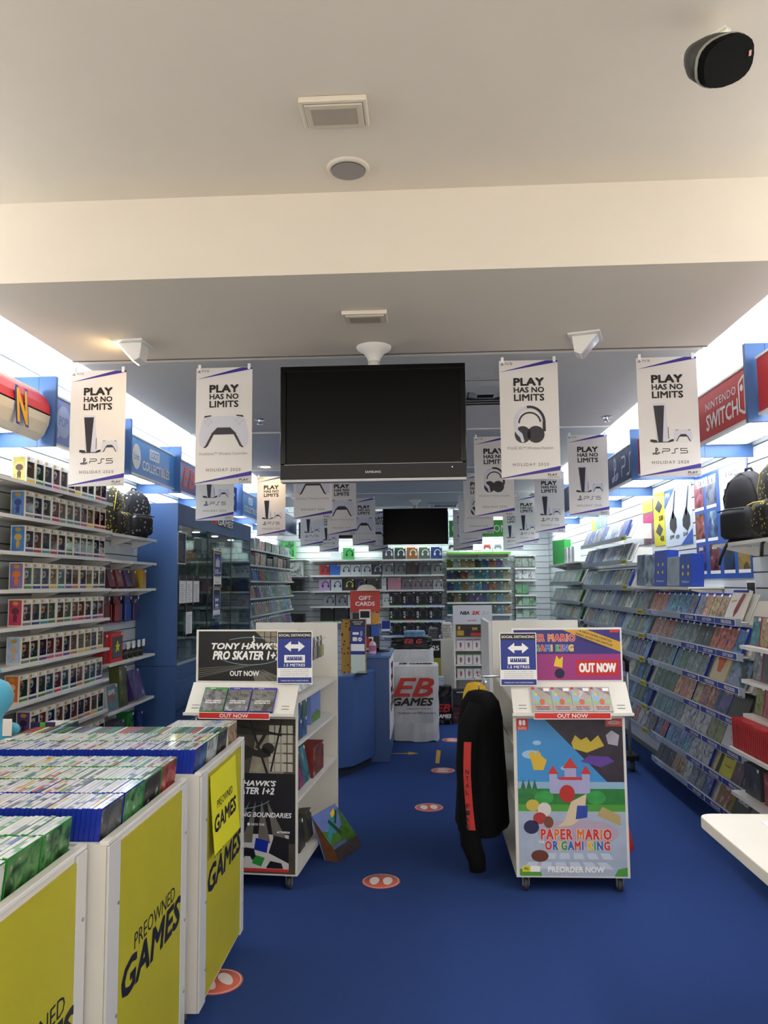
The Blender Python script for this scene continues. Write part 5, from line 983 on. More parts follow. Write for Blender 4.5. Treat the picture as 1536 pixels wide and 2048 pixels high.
# posters on the right wall
def wposter(label,ya,yb,z0,z1,base): 
    t = thing('wall_poster',label,'poster',(XR-.004,(ya+yb)/2,z0),RW); h=(yb-ya)/2; MB().box(-h,h,0,.003,0,z1-z0).build('sheet',base,t); return t,h,z1-z0
PBL = M('poster_blue','2f5aa8',.4)
t,h,H = wposter('blue preorder poster with a grid of game covers and white title',5.06,6.06,1.62,2.40,PBL)
txt(t,'PREORDER NOW',-h+.25,H-.06,.42,.07,PWHITE,-.001,bold=.05)
art(t,'white_sheet',[rect(.02,h-.02,.30,H-.01)],M('fifa_white','d4d8dc',.4),-.001); txt(t,'FIFA 21',.24,H-.07,.2,.04,INK,-.0015); art(t,'black_picture',[rect(.10,.36,.40,.62)],M('photo_black','2a2c2e',.4,var=.6,vsc=30),-.0015)
for i,(cx,cz,c) in enumerate(((-.40,.54,'9a3a3c'),(-.15,.54,'6f7a8c'),(-.40,.30,'9a5a34'),(-.15,.30,'4a5f9a'),(-.40,.06,'3a3f8a'),(-.13,.06,'7a3a34'),(.13,.06,'2a3a54'),(.38,.06,'a08a2a'))):
    o = mk('printed_cover',MB().box(-.095,.095,-.0012,-.0004,0,.19).mesh('printed_cover',BOXART),t,(cx,0,cz),col=c); txt(o,('','','','','CRASH','NBA 2K','RIDE','DIRT')[i],0,.165,.09,.025,PWHITE,-.0018,bold=.04) if i > 3 else None
    MB().box(cx-.095,cx+.095,-.0012,-.0004,cz-.025,cz-.002).build('price_band',PWHITE,t)
t,h,H = wposter('white and blue console poster with two dark consoles',6.12,6.80,1.90,2.385,M('ps4_white','c9d2dc',.4)); art(t,'blue_sweep',[[(-h,H),(-.05,H),(-h,H-.16)],[(.05,.0),(h,.0),(h,.12)]],PBL,-.001); txt(t,'PS4',-h+.09,H-.045,.12,.04,PWHITE,-.0015,bold=.03)
for cx in (-.13,.2): art(t,'console_picture',[[(cx-.09,.20),(cx,.30),(cx+.09,.22),(cx+.09,.15),(cx+.02,.10),(cx-.09,.15)],[(cx-.02,.24),(cx+.06,.46),(cx+.09,.46),(cx+.01,.22)]],M('console_print','23262c',.4),-.0015)
txt(t,'$399',-.17,.075,.11,.035,NAVY,-.0015,bold=.03); txt(t,'439',-.03,.07,.09,.035,NAVY,-.0015,bold=.03); txt(t,'$549',.17,.08,.11,.035,NAVY,-.0015,bold=.03)
t,h,H = wposter('bright yellow trade poster with black consoles and prices',6.82,7.13,1.92,2.39,M('trade_yellow','d2cc24',.4)); txt(t,'$388',.06,.24,.12,.05,INK,-.001,bold=.03); txt(t,'408',.07,.06,.11,.05,INK,-.001,bold=.03)
for cz in (.34,.13): art(t,'console_picture',[[(-.11,cz),(0,cz+.07),(.11,cz+.01),(.02,cz-.05)]],M('console_print'),-.0015)
t,h,H = wposter('colourful tall poster of many covers on the right wall',7.15,7.48,1.95,2.37,M('collage_print','7a5a6a',.4,var=.5,vsc=18)); art(t,'yellow_top',[rect(-h,h,H-.12,H)],M('trade_yellow'),-.001); art(t,'pink_band',[rect(-h,h,.2,.28)],M('pink_print','b8386a',.4,var=.3,vsc=30),-.001)
t,h,H = wposter('small white notice with a black panel on the right wall',5.03,5.17,1.50,1.60,PWHITE); art(t,'black_panel',[rect(-.06,.06,.02,.09)],INK,-.001)
# shelf of blue console cartons
wall_shelf('white shelf carrying blue console cartons on the right wall',XR,.25,5.55,7.12,1.562,3)
PSB = M('ps_blue_box','1f3f9a',.35,var=.08)
for i,(y,w_,h,c,lb,fc) in enumerate(((6.86,.22,.27,'5f6f86','tall grey blue boxed controller kit beside the console cartons',BOXART),(6.60,.24,.26,'8a97a6','silver blue carton on the console carton shelf',BOXART),(6.30,.28,.285,'1f3f9a','royal blue carton with yellow symbols on the console carton shelf',PSB),(5.98,.26,.22,'3a4f7a','silver console carton with a dark console print',M('silver_box','8a949c',.35,var=.3,vsc=8)),(5.70,.22,.235,'1f3f9a','bright blue membership carton at the end of the carton shelf',PSB))):
    t = carton('console_carton',lb,'carton',(1.88,y,1.5623),RW+.05,w_,.09,h,c,face=fc,tilt=.06,sticker=False)
    if fc is PSB:
        for k in range(4): art(t,'yellow_symbol',[ell((-.05,.05)[k%2],h*(.38+.22*(k//2)),.018,.015,6)],YEL,-.0016)
        txt(t,'PlayStation',0,h*.13,w_*.6,.02,PWHITE,-.0016)
# accessory bays further back
def bay_row(r,z,y0,y1,xf,stylef,labelf,tag_=True):
    game_shelf(labelf(None),y0,y1,z,xf); 
    if tag_: t = thing('shelf_talker',f'yellow shelf ticket at the near end of the {labelf(0)}','shelf label',(xf-.008,y0+.10,z-.03),RW,'yellow shelf tickets'); MB().box(-.08,.08,0,.0015,0,.04).build('ticket',M('ticket_yellow','cfc431',.5),t); txt(t,'MONEYBACK',0,.02,.12,.018,INK,-.0006,bold=.02)
AZ = [2.02,1.80,1.56,1.355,1.15,.95,.75,.55,.35]
for r,z in enumerate(AZ):
    nm = f'{SN[r]} accessory shelf right of the trolley'
    bay_row(r,z,6.72 if r > 2 else 7.2,9.25,1.86,None,lambda k,r=r: f'white sloping accessory shelf behind the trolley, {SN[r]} from the top' if k is None else f'{SN[r]} accessory shelf')
    y = 9.2; i = 0
    while y > (6.80 if r > 2 else 7.3):
        if r < 2 or random.random() < .3:
            w_ = random.uniform(.16,.26); cn,cx = random.choice([('white','c9ccce'),('royal blue','24469c'),('grey','7a7f86'),('pale blue','8aa4c0')]); carton('boxed_accessory',f'{cn} boxed accessory, {ORD[i]} from the back on the {SN[r]} accessory shelf','boxed item',(1.867,y-w_/2,z+.0016),RW,w_,.02,.17,cx,tilt=.40,sticker=False,group=f'boxes on the {SN[r]} accessory shelf'); y -= w_+.012
        else:
            cn,cx = random.choice(CCOL); case('blue',f'{cn} covered shrink-wrapped case, {ORD[min(i,19)]} from the back on the {SN[r]} accessory shelf',(1.8665,y-.065,z+.0016),RW,.40,cx,f'cases on the {SN[r]} accessory shelf'); y -= .1335
        i += 1
XZ = [1.86,1.60,1.36,1.15,.95]
for r,z in enumerate(XZ):
    if r == 0: wall_shelf('white flat shelf at the top of the far right bay',XR,.25,9.45,11.6,z,3)
    else: bay_row(r,z,9.45,11.6,1.86,None,lambda k,r=r: f'white sloping shelf of green cases in the far right bay, {SN[r]} from the top' if k is None else f'{SN[r]} green case shelf',False)
    MB()
    y = 11.55; i = 0
    while y > 9.55 and r > 0:
        cn,cx = random.choice(CCOL+[('silver','a9adb0')]*6); case('green',f'{cn} covered green edged case, {ORD[min(i,19)]} from the back on the {SN[r]} far right shelf',(1.8665,y-.065,z+.0016),RW,.40,cx,f'green edged cases on the {SN[r]} far right shelf'); y -= .1335; i += 1
carton('console_carton','bright green tall carton high in the far right bay','carton',(1.89,11.0,1.8616),RW+.3,.36,.10,.34,'35a34a',face=M('green_carton','35a34a',.35,var=.1),sticker=False,tilt=.0)
for i,y in enumerate((10.4,10.15,9.9)): carton('boxed_item',f'white slim upright carton, {ORD[i]} from the green carton','boxed item',(1.88,y,1.8616),RW,.18,.08,.2,'cfd2d2',face=OBJC,sticker=False)
t,h,H = wposter('tall yellow strip poster in the far right bay',9.60,9.75,2.05,2.40,M('trade_yellow')); t,h,H = wposter('tall green and white strip poster in the far right bay',9.3,9.56,1.85,2.42,M('xb_strip','7fa886',.4,var=.3,vsc=12)); t,h,H = wposter('tall blue and grey strip poster in the far right bay',8.95,9.25,2.1,2.42,M('gy_strip','7f94a8',.4,var=.3,vsc=12))
# hand trolley parked by the game shelves
t = thing('hand_trolley','folded silver platform trolley with black handle beside the game shelves','trolley',(1.66,6.78,0))
MB().tube([(-.20,.02,.12),(-.20,.02,.86)],.014,10).build('upright',GREYM,t); MB().tube([(.06,.02,.12),(.06,.02,.86)],.014,10).build('upright',GREYM,t)
MB().tube([(-.20,.02,.84),(-.20,.02,.92),(-.17,.02,.95),(.03,.02,.95),(.06,.02,.92),(.06,.02,.84)],.018,10).build('grip',BLACK,t); MB().tube([(-.20,.02,.56),(.06,.02,.56)],.010,8).build('cross_bar',GREYM,t)
MB().box(-.24,.12,-.03,.16,.10,.15).build('platform',BLACK,t,bev=.01)
for x in (-.2,.08):
    w2 = MB().tube([(x-.015,.06,.05),(x+.015,.06,.05)],.05,16).build('wheel',M('castor_rubber'),t); MB().tube([(x-.018,.06,.05),(x+.018,.06,.05)],.03,14).build('hub',GREYM,w2)
# ------------------------------------------------------------------ back wall
def headset_box(label,x,z,w_,h,base,ink,group,words=None,face=None,depth=.11,band=None):
    t = thing('headset_box',label,'headset box',(x,13.02,z+.0003),0,group)
    mk('carton',MB().box(-w_/2,w_/2,0,depth,0,h).mesh('carton',OBJC),t,col=base)
    r = min(w_,h)*.30; cx = .1*w_
    P_ = ring(cx,h*.52,r,r*1.05,r*.22,12,-.2,PI+.2)
    p = art(t,'headset_picture',P_,ink,-.0008); art(p,'ear_cup',[ell(cx-r*.85,h*.40,r*.28,r*.42,10)],ink,-.0012); art(p,'ear_cup',[ell(cx+r*.85,h*.40,r*.28,r*.42,10)],ink,-.0012)
    if words: txt(t,words,-w_*.36,h*.42,h*.5,w_*.17,PWHITE,-.0012,bold=.04,rot=PI/2); txt(t,'ASTRO',-.02*w_,h*.9,w_*.4,h*.06,PWHITE,-.0012,bold=.02,shear=.3)
    if band: art(t,'colour_band',[rect(-w_/2,w_/2,0,h*.07)],band,-.001)
    MB().box(w_/2-.04,w_/2-.008,-.0014,-.0009,h-.022,h-.006).build('price_label',LABELW,t); return t
BKS = 'white shelf of headset boxes on the back wall'
DI = M('headset_dark','1c1d20',.4); LI = M('headset_light','c9cbce',.4); PIK = M('headset_pink','c98a94',.4); BLI = M('headset_blue','2c62b8',.4)
HX = [-.62,-.415,-.21,-.005,.20]
for r,z in enumerate((2.021,1.761,1.51,1.243,.994,.746)): back_shelf(f'{BKS}, right column, {SN[r]} from the top',YB,.24,-.728,.325,z)
for r,z in enumerate((2.024,1.763,1.502,1.243,.984)): back_shelf(f'{BKS}, left column, {SN[r]} from the top',YB,.24,-1.943,-.738,z)
for i,(c,cn,ik) in enumerate((('3a3c40','charcoal',LI),('2e3034','black',LI),('7a4a1e','bronze',LI),('4a4e4a','grey',LI),('1f3468','navy',LI))):
    t = headset_box(f'{cn} headset box, {ORD[i]} from the green fascia end of the top back shelf',HX[4-i] if False else HX[i],2.021,.185,.2,c,ik,'headset boxes on the back wall'); t['label'] = f'{cn} headset box on the top back shelf, right column'; art(t,'top_band',[rect(-.09,.09,.185,.2)],(GREENP if i in (1,3) else M('orange_band','c8642a',.4) if i == 2 else BLUEP if i == 4 else GREYP),-.001)
for i,(c,cn,ik) in enumerate((('8a8a8c','pale grey',DI),('6a6c70','mid grey',DI),('4a3a3a','brown grey',DI),('5a5e62','steel grey',DI),('77797c','ash grey',DI))): headset_box(f'{cn} headset box on the second back shelf, right column',HX[i],1.761,.19,.19,c,ik,'headset boxes on the back wall')
headset_box('narrow white headset stand box on the third back shelf',-.69,1.51,.08,.2,'d4d6d4',DI,'headset boxes on the back wall'); headset_box('pink cat-ear headset box on the third back shelf',-.515,1.51,.22,.2,'c98c98',PIK,'headset boxes on the back wall')
for i,(c,cn,ik) in enumerate((('7c7074','rosy grey',DI),('8a7c80','pale mauve',DI),('8c8084','dusty mauve',DI),('a4a6a6','silver',DI))): headset_box(f'{cn} headset box on the third back shelf, right column',-.31+i*.175,1.51,.165,.165,c,ik,'headset boxes on the back wall')
headset_box('narrow white headset stand box on the fourth back shelf',-.66,1.243,.11,.2,'d4d6d4',DI,'headset boxes on the back wall')
BND = {'g':M('band_green','2f8a3a',.4),'b':M('band_blue','2a5ac0',.4),'r':M('band_red','c04a3a',.4)}
for r,(z,ws) in enumerate(((1.243,(('A40','g'),('A40','b'),('A50','g'),('A50','b'))),(.994,(('','g'),('A10','r'),('A20','g'),('A20','b'))),(.746,(('A10','b'),('A10','b'),('A10','g'),('A20','b'))))):
    for i,(wd,bd) in enumerate(ws): headset_box(f'black headset box with {dict(g="green",b="blue",r="red")[bd]} band, {ORD[i]} from the white stand box, {SN[r+3]} back shelf',-.495+i*.222,z,.215,.225,'0d0e10',M('headset_mid','3f4246',.4),'black headset boxes on the back wall',wd or 'A10',band=BND[bd])
for i,(c,cn,ik) in enumerate((('a82a2c','red',DI),('2c62b8','blue',BLI),('c4c8cc','white',DI),('ced0d2','bright white',DI),('b9bcc0','pale silver',DI),('3a3c40','black',LI))): headset_box(f'{cn} headset box on the second back shelf, left column',-1.70+i*.178,1.763,.17,.175,c,ik,'headset boxes on the back wall')
for i,(c,cn,ik) in enumerate((('b49ac0','lilac',DI),('c4c8cc','white',DI),('2c2e30','black and yellow',M('yellow_print')),('2a2a30','black and violet',M('violet_ink','6a5a9a',.4)),('4a4034','brown',DI))): headset_box(f'{cn} headset box on the third back shelf, left column',-1.70+i*.205,1.502,.19,.19,c,ik,'headset boxes on the back wall')
for i,(c,cn,ik) in enumerate((('8a8e90','grey',DI),('7a7e80','dark silver',DI),('c4c6c6','white and red',M('red_print')))): headset_box(f'{cn} headset box on the fourth back shelf, left column',-1.62+i*.205,1.243,.19,.185,c,ik,'headset boxes on the back wall')
for i,(c,cn) in enumerate((('1f2422','black and green'),('2c302e','dark grey'),('9a9c9c','silver'))): headset_box(f'{cn} headset box on the fifth back shelf, left column',-1.66+i*.25,.984,.22,.235,c,DI,'headset boxes on the back wall',band=BND['g'])
headset_box('pale controller box on the top back shelf, left column',-1.50,2.024,.19,.13,'c4c8ce',LI,'headset boxes on the back wall'); headset_box('green headset box on the top back shelf, left column',-1.29,2.024,.19,.2,'3f8a4a',DI,'headset boxes on the back wall')
# green cases, nine to a shelf
for r,z in enumerate((1.867,1.675,1.484,1.293,1.094)):
    back_shelf(f'white shelf of green cases on the back wall, {SN[r]} from the top',YB,.20,.362,1.44,z)
    for i in range(9):
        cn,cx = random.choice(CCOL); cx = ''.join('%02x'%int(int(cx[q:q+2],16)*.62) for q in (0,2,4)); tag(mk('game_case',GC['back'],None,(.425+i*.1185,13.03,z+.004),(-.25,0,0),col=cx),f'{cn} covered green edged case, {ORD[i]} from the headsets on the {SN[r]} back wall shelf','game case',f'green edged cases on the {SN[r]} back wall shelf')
t = back_shelf('bright green edged shelf of controllers under the green fascia',YB,.22,.362,1.44,2.118); MB().box(-.539,.539,-.226,-.221,-.03,.008).build('green_edge',M('lit_green_edge','7fc24a',.4),t)
for i,(x,c,cn) in enumerate(((.47,'3a3c40','dark'),(.66,'c9c9c9','white'),(1.05,'c8504a','red'),(1.23,'8a8d90','grey'))):
    t = carton('controller_box',f'white controller box with a {cn} controller picture under the green fascia','controller box',(x,13.0,2.1183),0,.165,.1,.18,'dadcda',face=M('white_box_print','d6d8d6',.4),sticker=False)
    L_,D_=MB(),MB(); pad((L_,D_),0,.095,.12); L_.build('controller_picture',M(f'pad_{cn}',c,.4),t).location.y=-.001; D_.build('controller_shade',M(f'pad_shade_{cn}','6a3a38' if cn=='red' else '5a5c60',.4),t).location.y=-.001
for r,z in enumerate((2.076,1.859,1.66,1.411,1.213,1.015)):
    back_shelf(f'short white shelf in the back right corner, {SN[r]} from the top',YB,.2,1.50,1.86,z,brackets=2)
    if r == 0: continue
    for i in range(3 if r != 3 else 2):
        cn,c = (('grey green','8a9a8c'),('black and white','c9ccca'),('green and white','5a9a62'),('pale green','7fae84'),('white green','a9c4ac'))[r-1]
        carton('boxed_item',f'{cn} boxed controller, {ORD[i]} from the green cases on the {SN[r]} corner shelf','boxed item',(1.565+i*.113,13.02,z+.0004),0,.108,.08,.155,c,tilt=.15,sticker=False)
# notice on the headset shelf
notice('small blue distancing notice on the headset shelves',0,1.0,.15,.2,PWHITE,[(.3,.97,.006,BLUEP),(.0,.1,.006,BLUEP)],x=0,rz=0).location=(-.66,12.9585,.80)
# far left corner items on the back wall
for i,(x,z,w_,h,c,lb) in enumerate(((-2.22,1.75,.32,.255,'c4ccc4','pale green and white console carton in the back left corner'),(-2.30,2.03,.22,.30,'2f9a44','green carton high in the back left corner'),(-2.2,1.50,.3,.2,'2c2a2c','dark red and black carton in the back left corner'),(-2.2,.98,.34,.14,'34363a','flat charcoal carton in the back left corner'))):
    carton('console_carton',lb,'carton',(x,12.85,z+.0004),0,w_,.2,h,c,sticker=False)
    tag(MB().box(XL+.01,-1.98,12.80,YB-.002,z-.016,z).build('corner_shelf',WMET),f'small white corner shelf under the {lb.split(" in ")[0].split(" high")[0]}','shelf')
# ------------------------------------------------------------------ sports game stand by the back
t = thing('game_stand','white stand with basketball game header and white boxes on shelves','display stand',(.55,9.2,0))
MB().box(-.22,.22,.30,.32,0,1.2).build('back_board',WHITE,t); hb = MB().box(-.225,.235,.02,.04,1.125,1.345).build('header_board',M('nba_white','d6d8da',.4),t); MB().box(-.22,-.20,.04,.30,0,1.2).build('side_board',WHITE,t); MB().box(.20,.22,.04,.30,0,1.2).build('side_board',WHITE,t)
txt(hb,'NBA',-.085,1.255,.11,.042,INK,.0185,bold=.05,shear=.2); txt(hb,'2K',.045,1.255,.10,.042,RED,.0185,bold=.06,shear=.2); txt(hb,'21',.155,1.255,.09,.042,M('pale_ink','b9bcc0',.5),.0185,bold=.03,shear=.2); txt(hb,'OUT NOW',.0,1.165,.1,.016,RED,.0185,bold=.03)
pp = MB().box(-.19,.15,.022,.026,.975,1.12).build('picture_board',M('nba_dark','2a2028',.4,var=.5,vsc=20),t); art(pp,'gold_print',[rect(-.18,-.10,.99,1.05),rect(-.17,-.14,1.06,1.1)],GOLD,.0215); art(pp,'red_print',[rect(-.02,.12,.985,1.02)],RED,.0215); txt(pp,'2K',.03,1.07,.07,.03,YEL,.0212,bold=.05)
for r,z in enumerate((.824,.65,.49)):
    MB().box(-.20,.20,.04,.30,z-.016,z).build('shelf',WHITE,t)
    for i in range(4):
        o = carton('sports_game_case',f'white game case with red player print, {ORD[i]} from the aisle on the {SN[r]} stand shelf','game case',(.41+i*.095,9.26,z+.0004),0,.088,.02,.115,'d8d8d6',face=OBJC,sticker=False,tilt=.12)
        art(o,'player_print',[[(-.008,.02),(.008,.02),(.016,.06),(.004,.085),(-.012,.07)]],M('player_red','a8484a',.4),-.0018); art(o,'case_edge',[rect(-.043,.043,.105,.113)],BLUEP if r == 0 else GREENP,-.0016)
carton('minifigure_display','dark box of minifigure packs at the foot of the sports stand','display box',(.42,9.05,.20),0,.24,.14,.18,'1e1f2e',sticker=False,words=[('minifigures',0,.155,.15,.02)])
carton('toy_box','black and pink floor carton below the minifigure packs','toy box',(.42,9.05,.0004),0,.24,.16,.195,'5a1f34',sticker=False)
# second white gondola panel behind the paper game stand
t = thing('gondola_panel','white slotted gondola end panel behind the sports stand','display stand',(.83,6.6,0)); MB().box(-.30,-.27,0,.9,0,1.27).build('side_board',WHITE,t); MB().box(-.27,.30,0,.02,.05,1.27).build('front_board',WHITE,t); MB().box(-.27,.30,.02,.9,.05,.08).build('base',WHITE,t)
for k in range(7): MB().box(-.262,-.225,-.0012,-.0004,.25+k*.14,.262+k*.14).build('slot',BLACK,t)
# ------------------------------------------------------------------ counter
CBL = M('counter_blue','3b588c',.4,var=.03,vsc=2)
t = thing('sales_counter','angled blue sales counter behind the skateboard game stand','counter',(0,0,0))
pl_ = [(-1.7,6.50),(-.78,6.50),(-.62,6.62),(-.47,7.00),(-.47,7.12),(-.62,7.12),(-.75,6.95),(-1.7,6.95)]
MB().zprism([(x*1.0+(.03 if x > -.7 else 0)*-1,y+.04) for x,y in pl_],0.0,.08).build('plinth',M('counter_dark','26303c',.5),t); MB().zprism(pl_,.081,.815).build('front_panels',CBL,t,bev=.003); MB().zprism([(x,y-.0) for x,y in pl_],.816,.836).build('counter_top',M('counter_top_blue','4468a0',.35),t,bev=.003)
MB().box(-.60,-.34,7.13,7.96,0,.925).build('tall_end',CBL,t,bev=.003); MB().box(-.62,-.325,7.12,7.97,.926,.95).build('tall_top',M('counter_top_blue'),t,bev=.003)
sp_ = MB().box(-.338,-.330,7.14,7.95,.20,.925).build('white_side_panel',M('white_print'),t)
def sidetxt(s_,y,z,w_,h,m_,**k):
    mb = tx(MB(),s_,0,0,w_,h,0,**k); mb.v=[(-.3292,y+a,z+c) for a,b,c in mb.v]; mb.build('side_lettering',m_,sp_)
sidetxt('EB',7.5,.72,.5,.28,RED,bold=.05,shear=.25); sidetxt('GAMES',7.54,.5,.7,.15,INK,bold=.05,shear=.2)
# things on the counter
t = thing('payment_sign','blue contactless payment sign on a leopard print box','sign',(-.60,6.74,.8365),-.08); LEO = MSPECK('leopard_print','a8803c','1f1a12',34)
MB().box(-.14,.07,.02,.10,0,.46).build('leopard_box',LEO,t); pn = MB().box(-.055,.075,.0,.006,.16,.46).build('notice_board',BLUEP,t); art(pn,'dark_heading',[rect(-.055,.075,.40,.46)],M('dark_head','2c2c34',.5),-.0008); txt(pn,'CONTACTLESS',.01,.44,.09,.012,PWHITE,-.0012); txt(pn,'PAYMENT',.01,.422,.06,.012,PWHITE,-.0012)
art(pn,'card_symbol',[rrect(-.035,.02,.33,.352,.005),rrect(-.035,.005,.275,.31,.004)],PWHITE,-.0012); art(pn,'wave_symbol',ring(.02,.34,.02,.02,.004,6,-.9,.9)+ring(.02,.34,.032,.032,.004,6,-.9,.9),PWHITE,-.0012); art(pn,'tick_disc',[ell(.03,.29,.018)],PWHITE,-.0012); art(pn,'tick',stroke([(.022,.29),(.028,.284),(.038,.297)],.004),BLUEP,-.0016); art(pn,'text_panel',[rect(-.05,.07,.19,.25)],PWHITE,-.0012)
MB().box(-.05,.075,-.004,.002,.0,.16).build('pale_leaflet',M('leaflet_green','c9d8cc',.5),t)
t = thing('card_terminal','black card terminal lying on the blue counter','card terminal',(-.60,6.70,.8365)); MB().box(-.0,.10,-.07,.0,0,.012).build('base',BLACK,t,bev=.004); MB().box(.01,.09,-.06,-.01,.013,.022).build('keypad',GREYM,t)
t = thing('sanitiser_bottle','pump bottle of pink sanitiser on the counter','bottle',(-.50,7.3,.9502)); MB().lathe([(0,0),(.032,0),(.035,.01),(.035,.09),(.02,.115),(.012,.12),(0,.12)],16).build('bottle',M('pink_gel','d8b4c4',.15),t); MB().tube([(0,0,.12),(0,0,.15)],.006,8).build('pump_stem',PWHITE,t); MB().tube([(.008,0,.152),(-.035,0,.150)],.007,8).build('nozzle',PWHITE,t); MB().lathe([(.0356,.03),(.0356,.08)],16).build('label',M('pink_label','b86a8a',.5),t)
t = thing('gift_card_spinner','gift card rack with a red header sign standing on the counter','display rack',(-.47,7.62,.9505)); G0 = -.951; GX = -.23
MB().tube([(0,0,.01),(0,0,.56)],.015,10).build('post',BLACK,t); MB().lathe([(0,0),(.12,0),(.12,.012),(0,.016)],20).build('base',BLACK,t)
hs_ = MB().box(-.03+GX,.26+GX,-.10,-.094,1.335+G0,1.54+G0).build('header_sign',M('gift_red','c43226',.45),t); txt(hs_,'GIFT',.115+GX,1.47+G0,.12,.04,PWHITE,-.101,bold=.04); txt(hs_,'CARDS',.115+GX,1.415+G0,.19,.04,PWHITE,-.101,bold=.04)
for r in range(3):
    for c_ in range(3): mk('gift_card',MB().box(-.04,.04,-.003,0,-.11,0).mesh('gift_card',OBJC),t,(.03+.09*c_+GX,-.08+.012*r,1.325+G0-.115*r),col=['2a2a2c','2f8a3a','d89a2a','c43226','e0e0dc','2c5ab0','1f1f22','d8d4c8'][(r*3+c_*5)%8])
tm_ = MB().box(.06+GX,.17+GX,-.13,-.125,1.22+G0,1.36+G0).build('white_terminal',PWHITE,t); MB().box(.07+GX,.16+GX,-.132,-.131,1.28+G0,1.345+G0).build('terminal_screen',INK,tm_); MB().box(.09+GX,.24+GX,-.03,-.016,1.0+G0,1.2+G0).build('black_pocket',M('pocket_black','17181a',.5),t)
tag(MB().lathe([(.0,.06),(.05,.055),(.085,.03),(.10,0)],20).build('white_cap',M('cap_cloth','d4cec0',.9),None,(-.57,7.62,1.545)),'white cloth cap resting on top of the red gift card sign','cap')
c_ = bpy.data.objects['white_cap']; MB().zprism([(.06,-.06),(.15,-.04),(.16,.0),(.15,.04),(.06,.06)],.0,.012).build('visor',M('cap_cloth'),c_); c_.location=(-.57,7.55,1.5405)
# ------------------------------------------------------------------ bagged boxes
def wrinkled(nx,ny,nz,w_,d,h,seed):
    random.seed(seed); b=MB(); R=[]
    for k in range(9):
        f=k/8; z=h*f; n=28; r=[]
        for i in range(n):
            a=2*PI*i/n; c,s_=math.cos(a),math.sin(a); m_=max(abs(c),abs(s_)); x,y=c/m_,s_/m_
            j=random.uniform(-.012,.012)*(1.2 if k<2 else .6); r.append(Vector((x*(w_/2)+j+.006*math.sin(7*a+k),y*(d/2)+random.uniform(-.01,.01)*.6,z+(random.uniform(0,.02) if k==0 else 0))))
        R.append(r)
    R.append([Vector((v.x*.9,v.y*.9,h+.006)) for v in R[-1]]); random.seed(11); return loft(b,R,0,False)
BAG = M('white_bag_plastic','d2d3d3',.35,var=.04,vsc=8,bump=.5,bsc=25)
t = thing('bagged_box','white plastic bag covered box with red and black lettering on the floor','box',(-.13,8.22,0)); wrinkled(0,0,0,.50,.40,.76,3).build('bag',BAG,t); MB().box(-.2,.1,-.18,.18,.001,.02).build('cardboard_foot',M('cardboard','a8834a',.7),t)
txt(t,'EB',-.0,.55,.42,.19,M('eb_red','c0271f',.4),-.222,bold=.04,shear=.3); txt(t,'GAMES',-.01,.405,.42,.08,INK,-.222,bold=.05,shear=.25); txt(t,'ebgames.com.au',.05,.335,.24,.022,INK,-.222); txt(t,'facebook.com/EBGamesAus',.03,.295,.38,.022,INK,-.222)
mb=tx(MB(),'EB',0,.55,.24,.14,0,bold=.04,shear=.3); mb.v=[(.262,a,c) for a,b,c in mb.v]; mb.build('side_lettering',M('eb_red'),t); mb=tx(MB(),'GAMES',0,.42,.26,.06,0,bold=.04,shear=.2); mb.v=[(.262,a,c) for a,b,c in mb.v]; mb.build('side_lettering',BLUEP,t)
mb=tx(MB(),'EB GAMES',.02,0,.36,.14,0,bold=.03,shear=.3); mb.v=[(a,c,.769) for a,b,c in mb.v]; mb.build('top_lettering',M('eb_red'),t)
t = thing('bagged_box','plain white plastic bag covered box behind the lettered one','box',(-.18,8.75,0)); wrinkled(0,0,0,.52,.40,.88,5).build('bag',BAG,t)
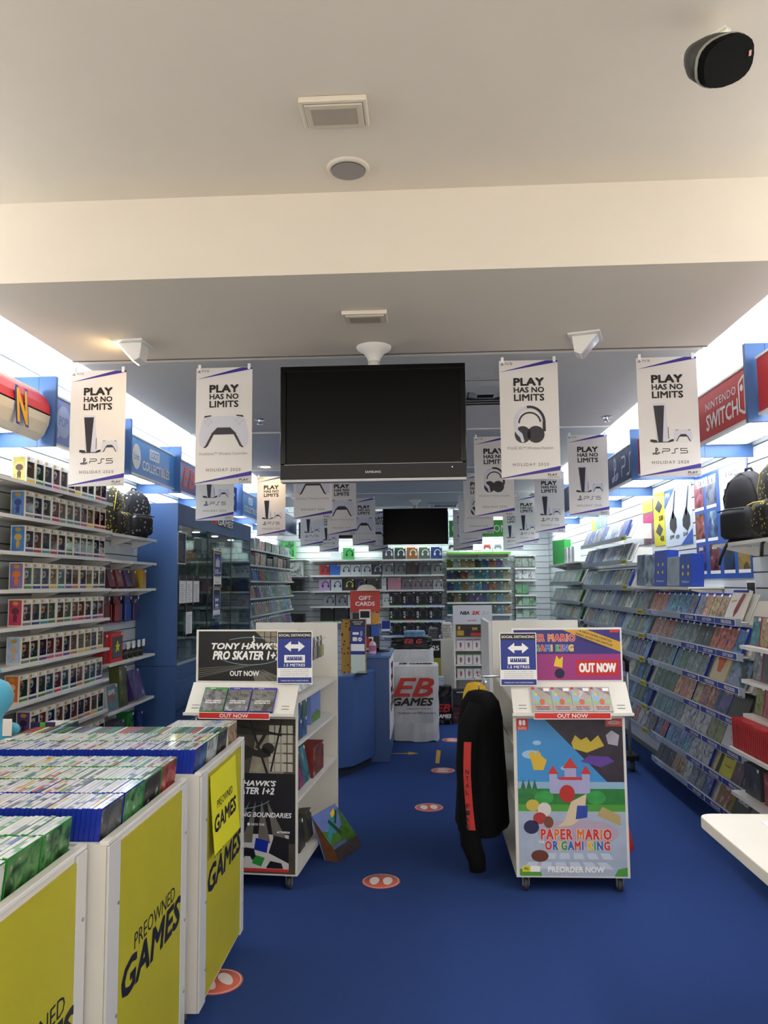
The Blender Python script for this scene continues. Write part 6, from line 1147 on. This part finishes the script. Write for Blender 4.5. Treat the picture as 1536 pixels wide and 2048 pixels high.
t = thing('shopping_bag','black folded shopping bag with red lettering on top of a bagged box','bag',(-.16,8.72,.888)); wrinkled(0,0,0,.44,.26,.12,8).build('bag',M('black_bag','141416',.35,bump=.4,bsc=30),t); mb=tx(MB(),'EB G',.02,.085,.2,.05,-.139,bold=.05,shear=.3); mb.build('lettering',M('eb_red'),t)
MB().tube([(-.22,-.1,.02),(-.30,-.1,.0),(-.315,-.1,-.16)],.008,6).build('strap',BLACK,t)
# stand with folded clothes
t = thing('clothes_stand','white low stand with a price poster, folded clothes on top','display stand',(.19,9.55,0)); MB().box(-.15,.15,0,.5,.06,.92).build('carcass',WHITE,t,bev=.004)
p_ = MB().box(-.148,-.01,-.004,-.0005,.45,.91).build('price_poster',INK,t); art(p_,'lime_half',[rect(-.146,-.012,.45,.70)],LIME,-.005); txt(p_,'25',-.07,.82,.085,.06,PWHITE,-.005,bold=.04); txt(p_,'$',-.13,.83,.02,.035,PWHITE,-.005)
for x in (-.11,.11):
    for y in (.05,.45): castor(t,x,y,.024)
def folded(label,x,y,z,w_,d,layers,mat):
    t = thing('folded_clothes',label,'clothing',(x,y,z))
    for k in range(layers): wrinkled(0,0,0,w_*(1-.03*k),d*(1-.02*k),.026,20+k).build('garment',mat,t).location=(random.uniform(-.006,.006),0,k*.0325)
folded('pile of folded white shirts on the clothes stand',.265,9.80,.9205,.13,.3,6,M('white_cloth','d8d6d0',.9)); folded('pile of folded grey shirts on the clothes stand',.098,9.80,.9205,.12,.3,4,M('grey_cloth','6a6c6e',.9,var=.15,vsc=40))
folded('folded light blue clothes in plastic on the black bag',-.12,8.74,1.0155,.22,.2,2,M('blue_cloth','7fa4c8',.5,var=.2,vsc=20))
t = thing('shopping_bag','black shopping bag with red lettering standing on the floor','bag',(.16,9.09,0)); wrinkled(0,0,0,.24,.2,.42,9).build('bag',M('black_bag'),t); txt(t,'EB',.03,.19,.16,.09,M('eb_red'),-.118,bold=.04,shear=.3); txt(t,'GAMES',.03,.10,.18,.045,PWHITE,-.118,bold=.05,shear=.2)
carton('boxed_item','small white and blue boxed item on top of the black floor bag','boxed item',(.14,9.06,.429),0,.12,.08,.10,'b9c4d4',sticker=False)
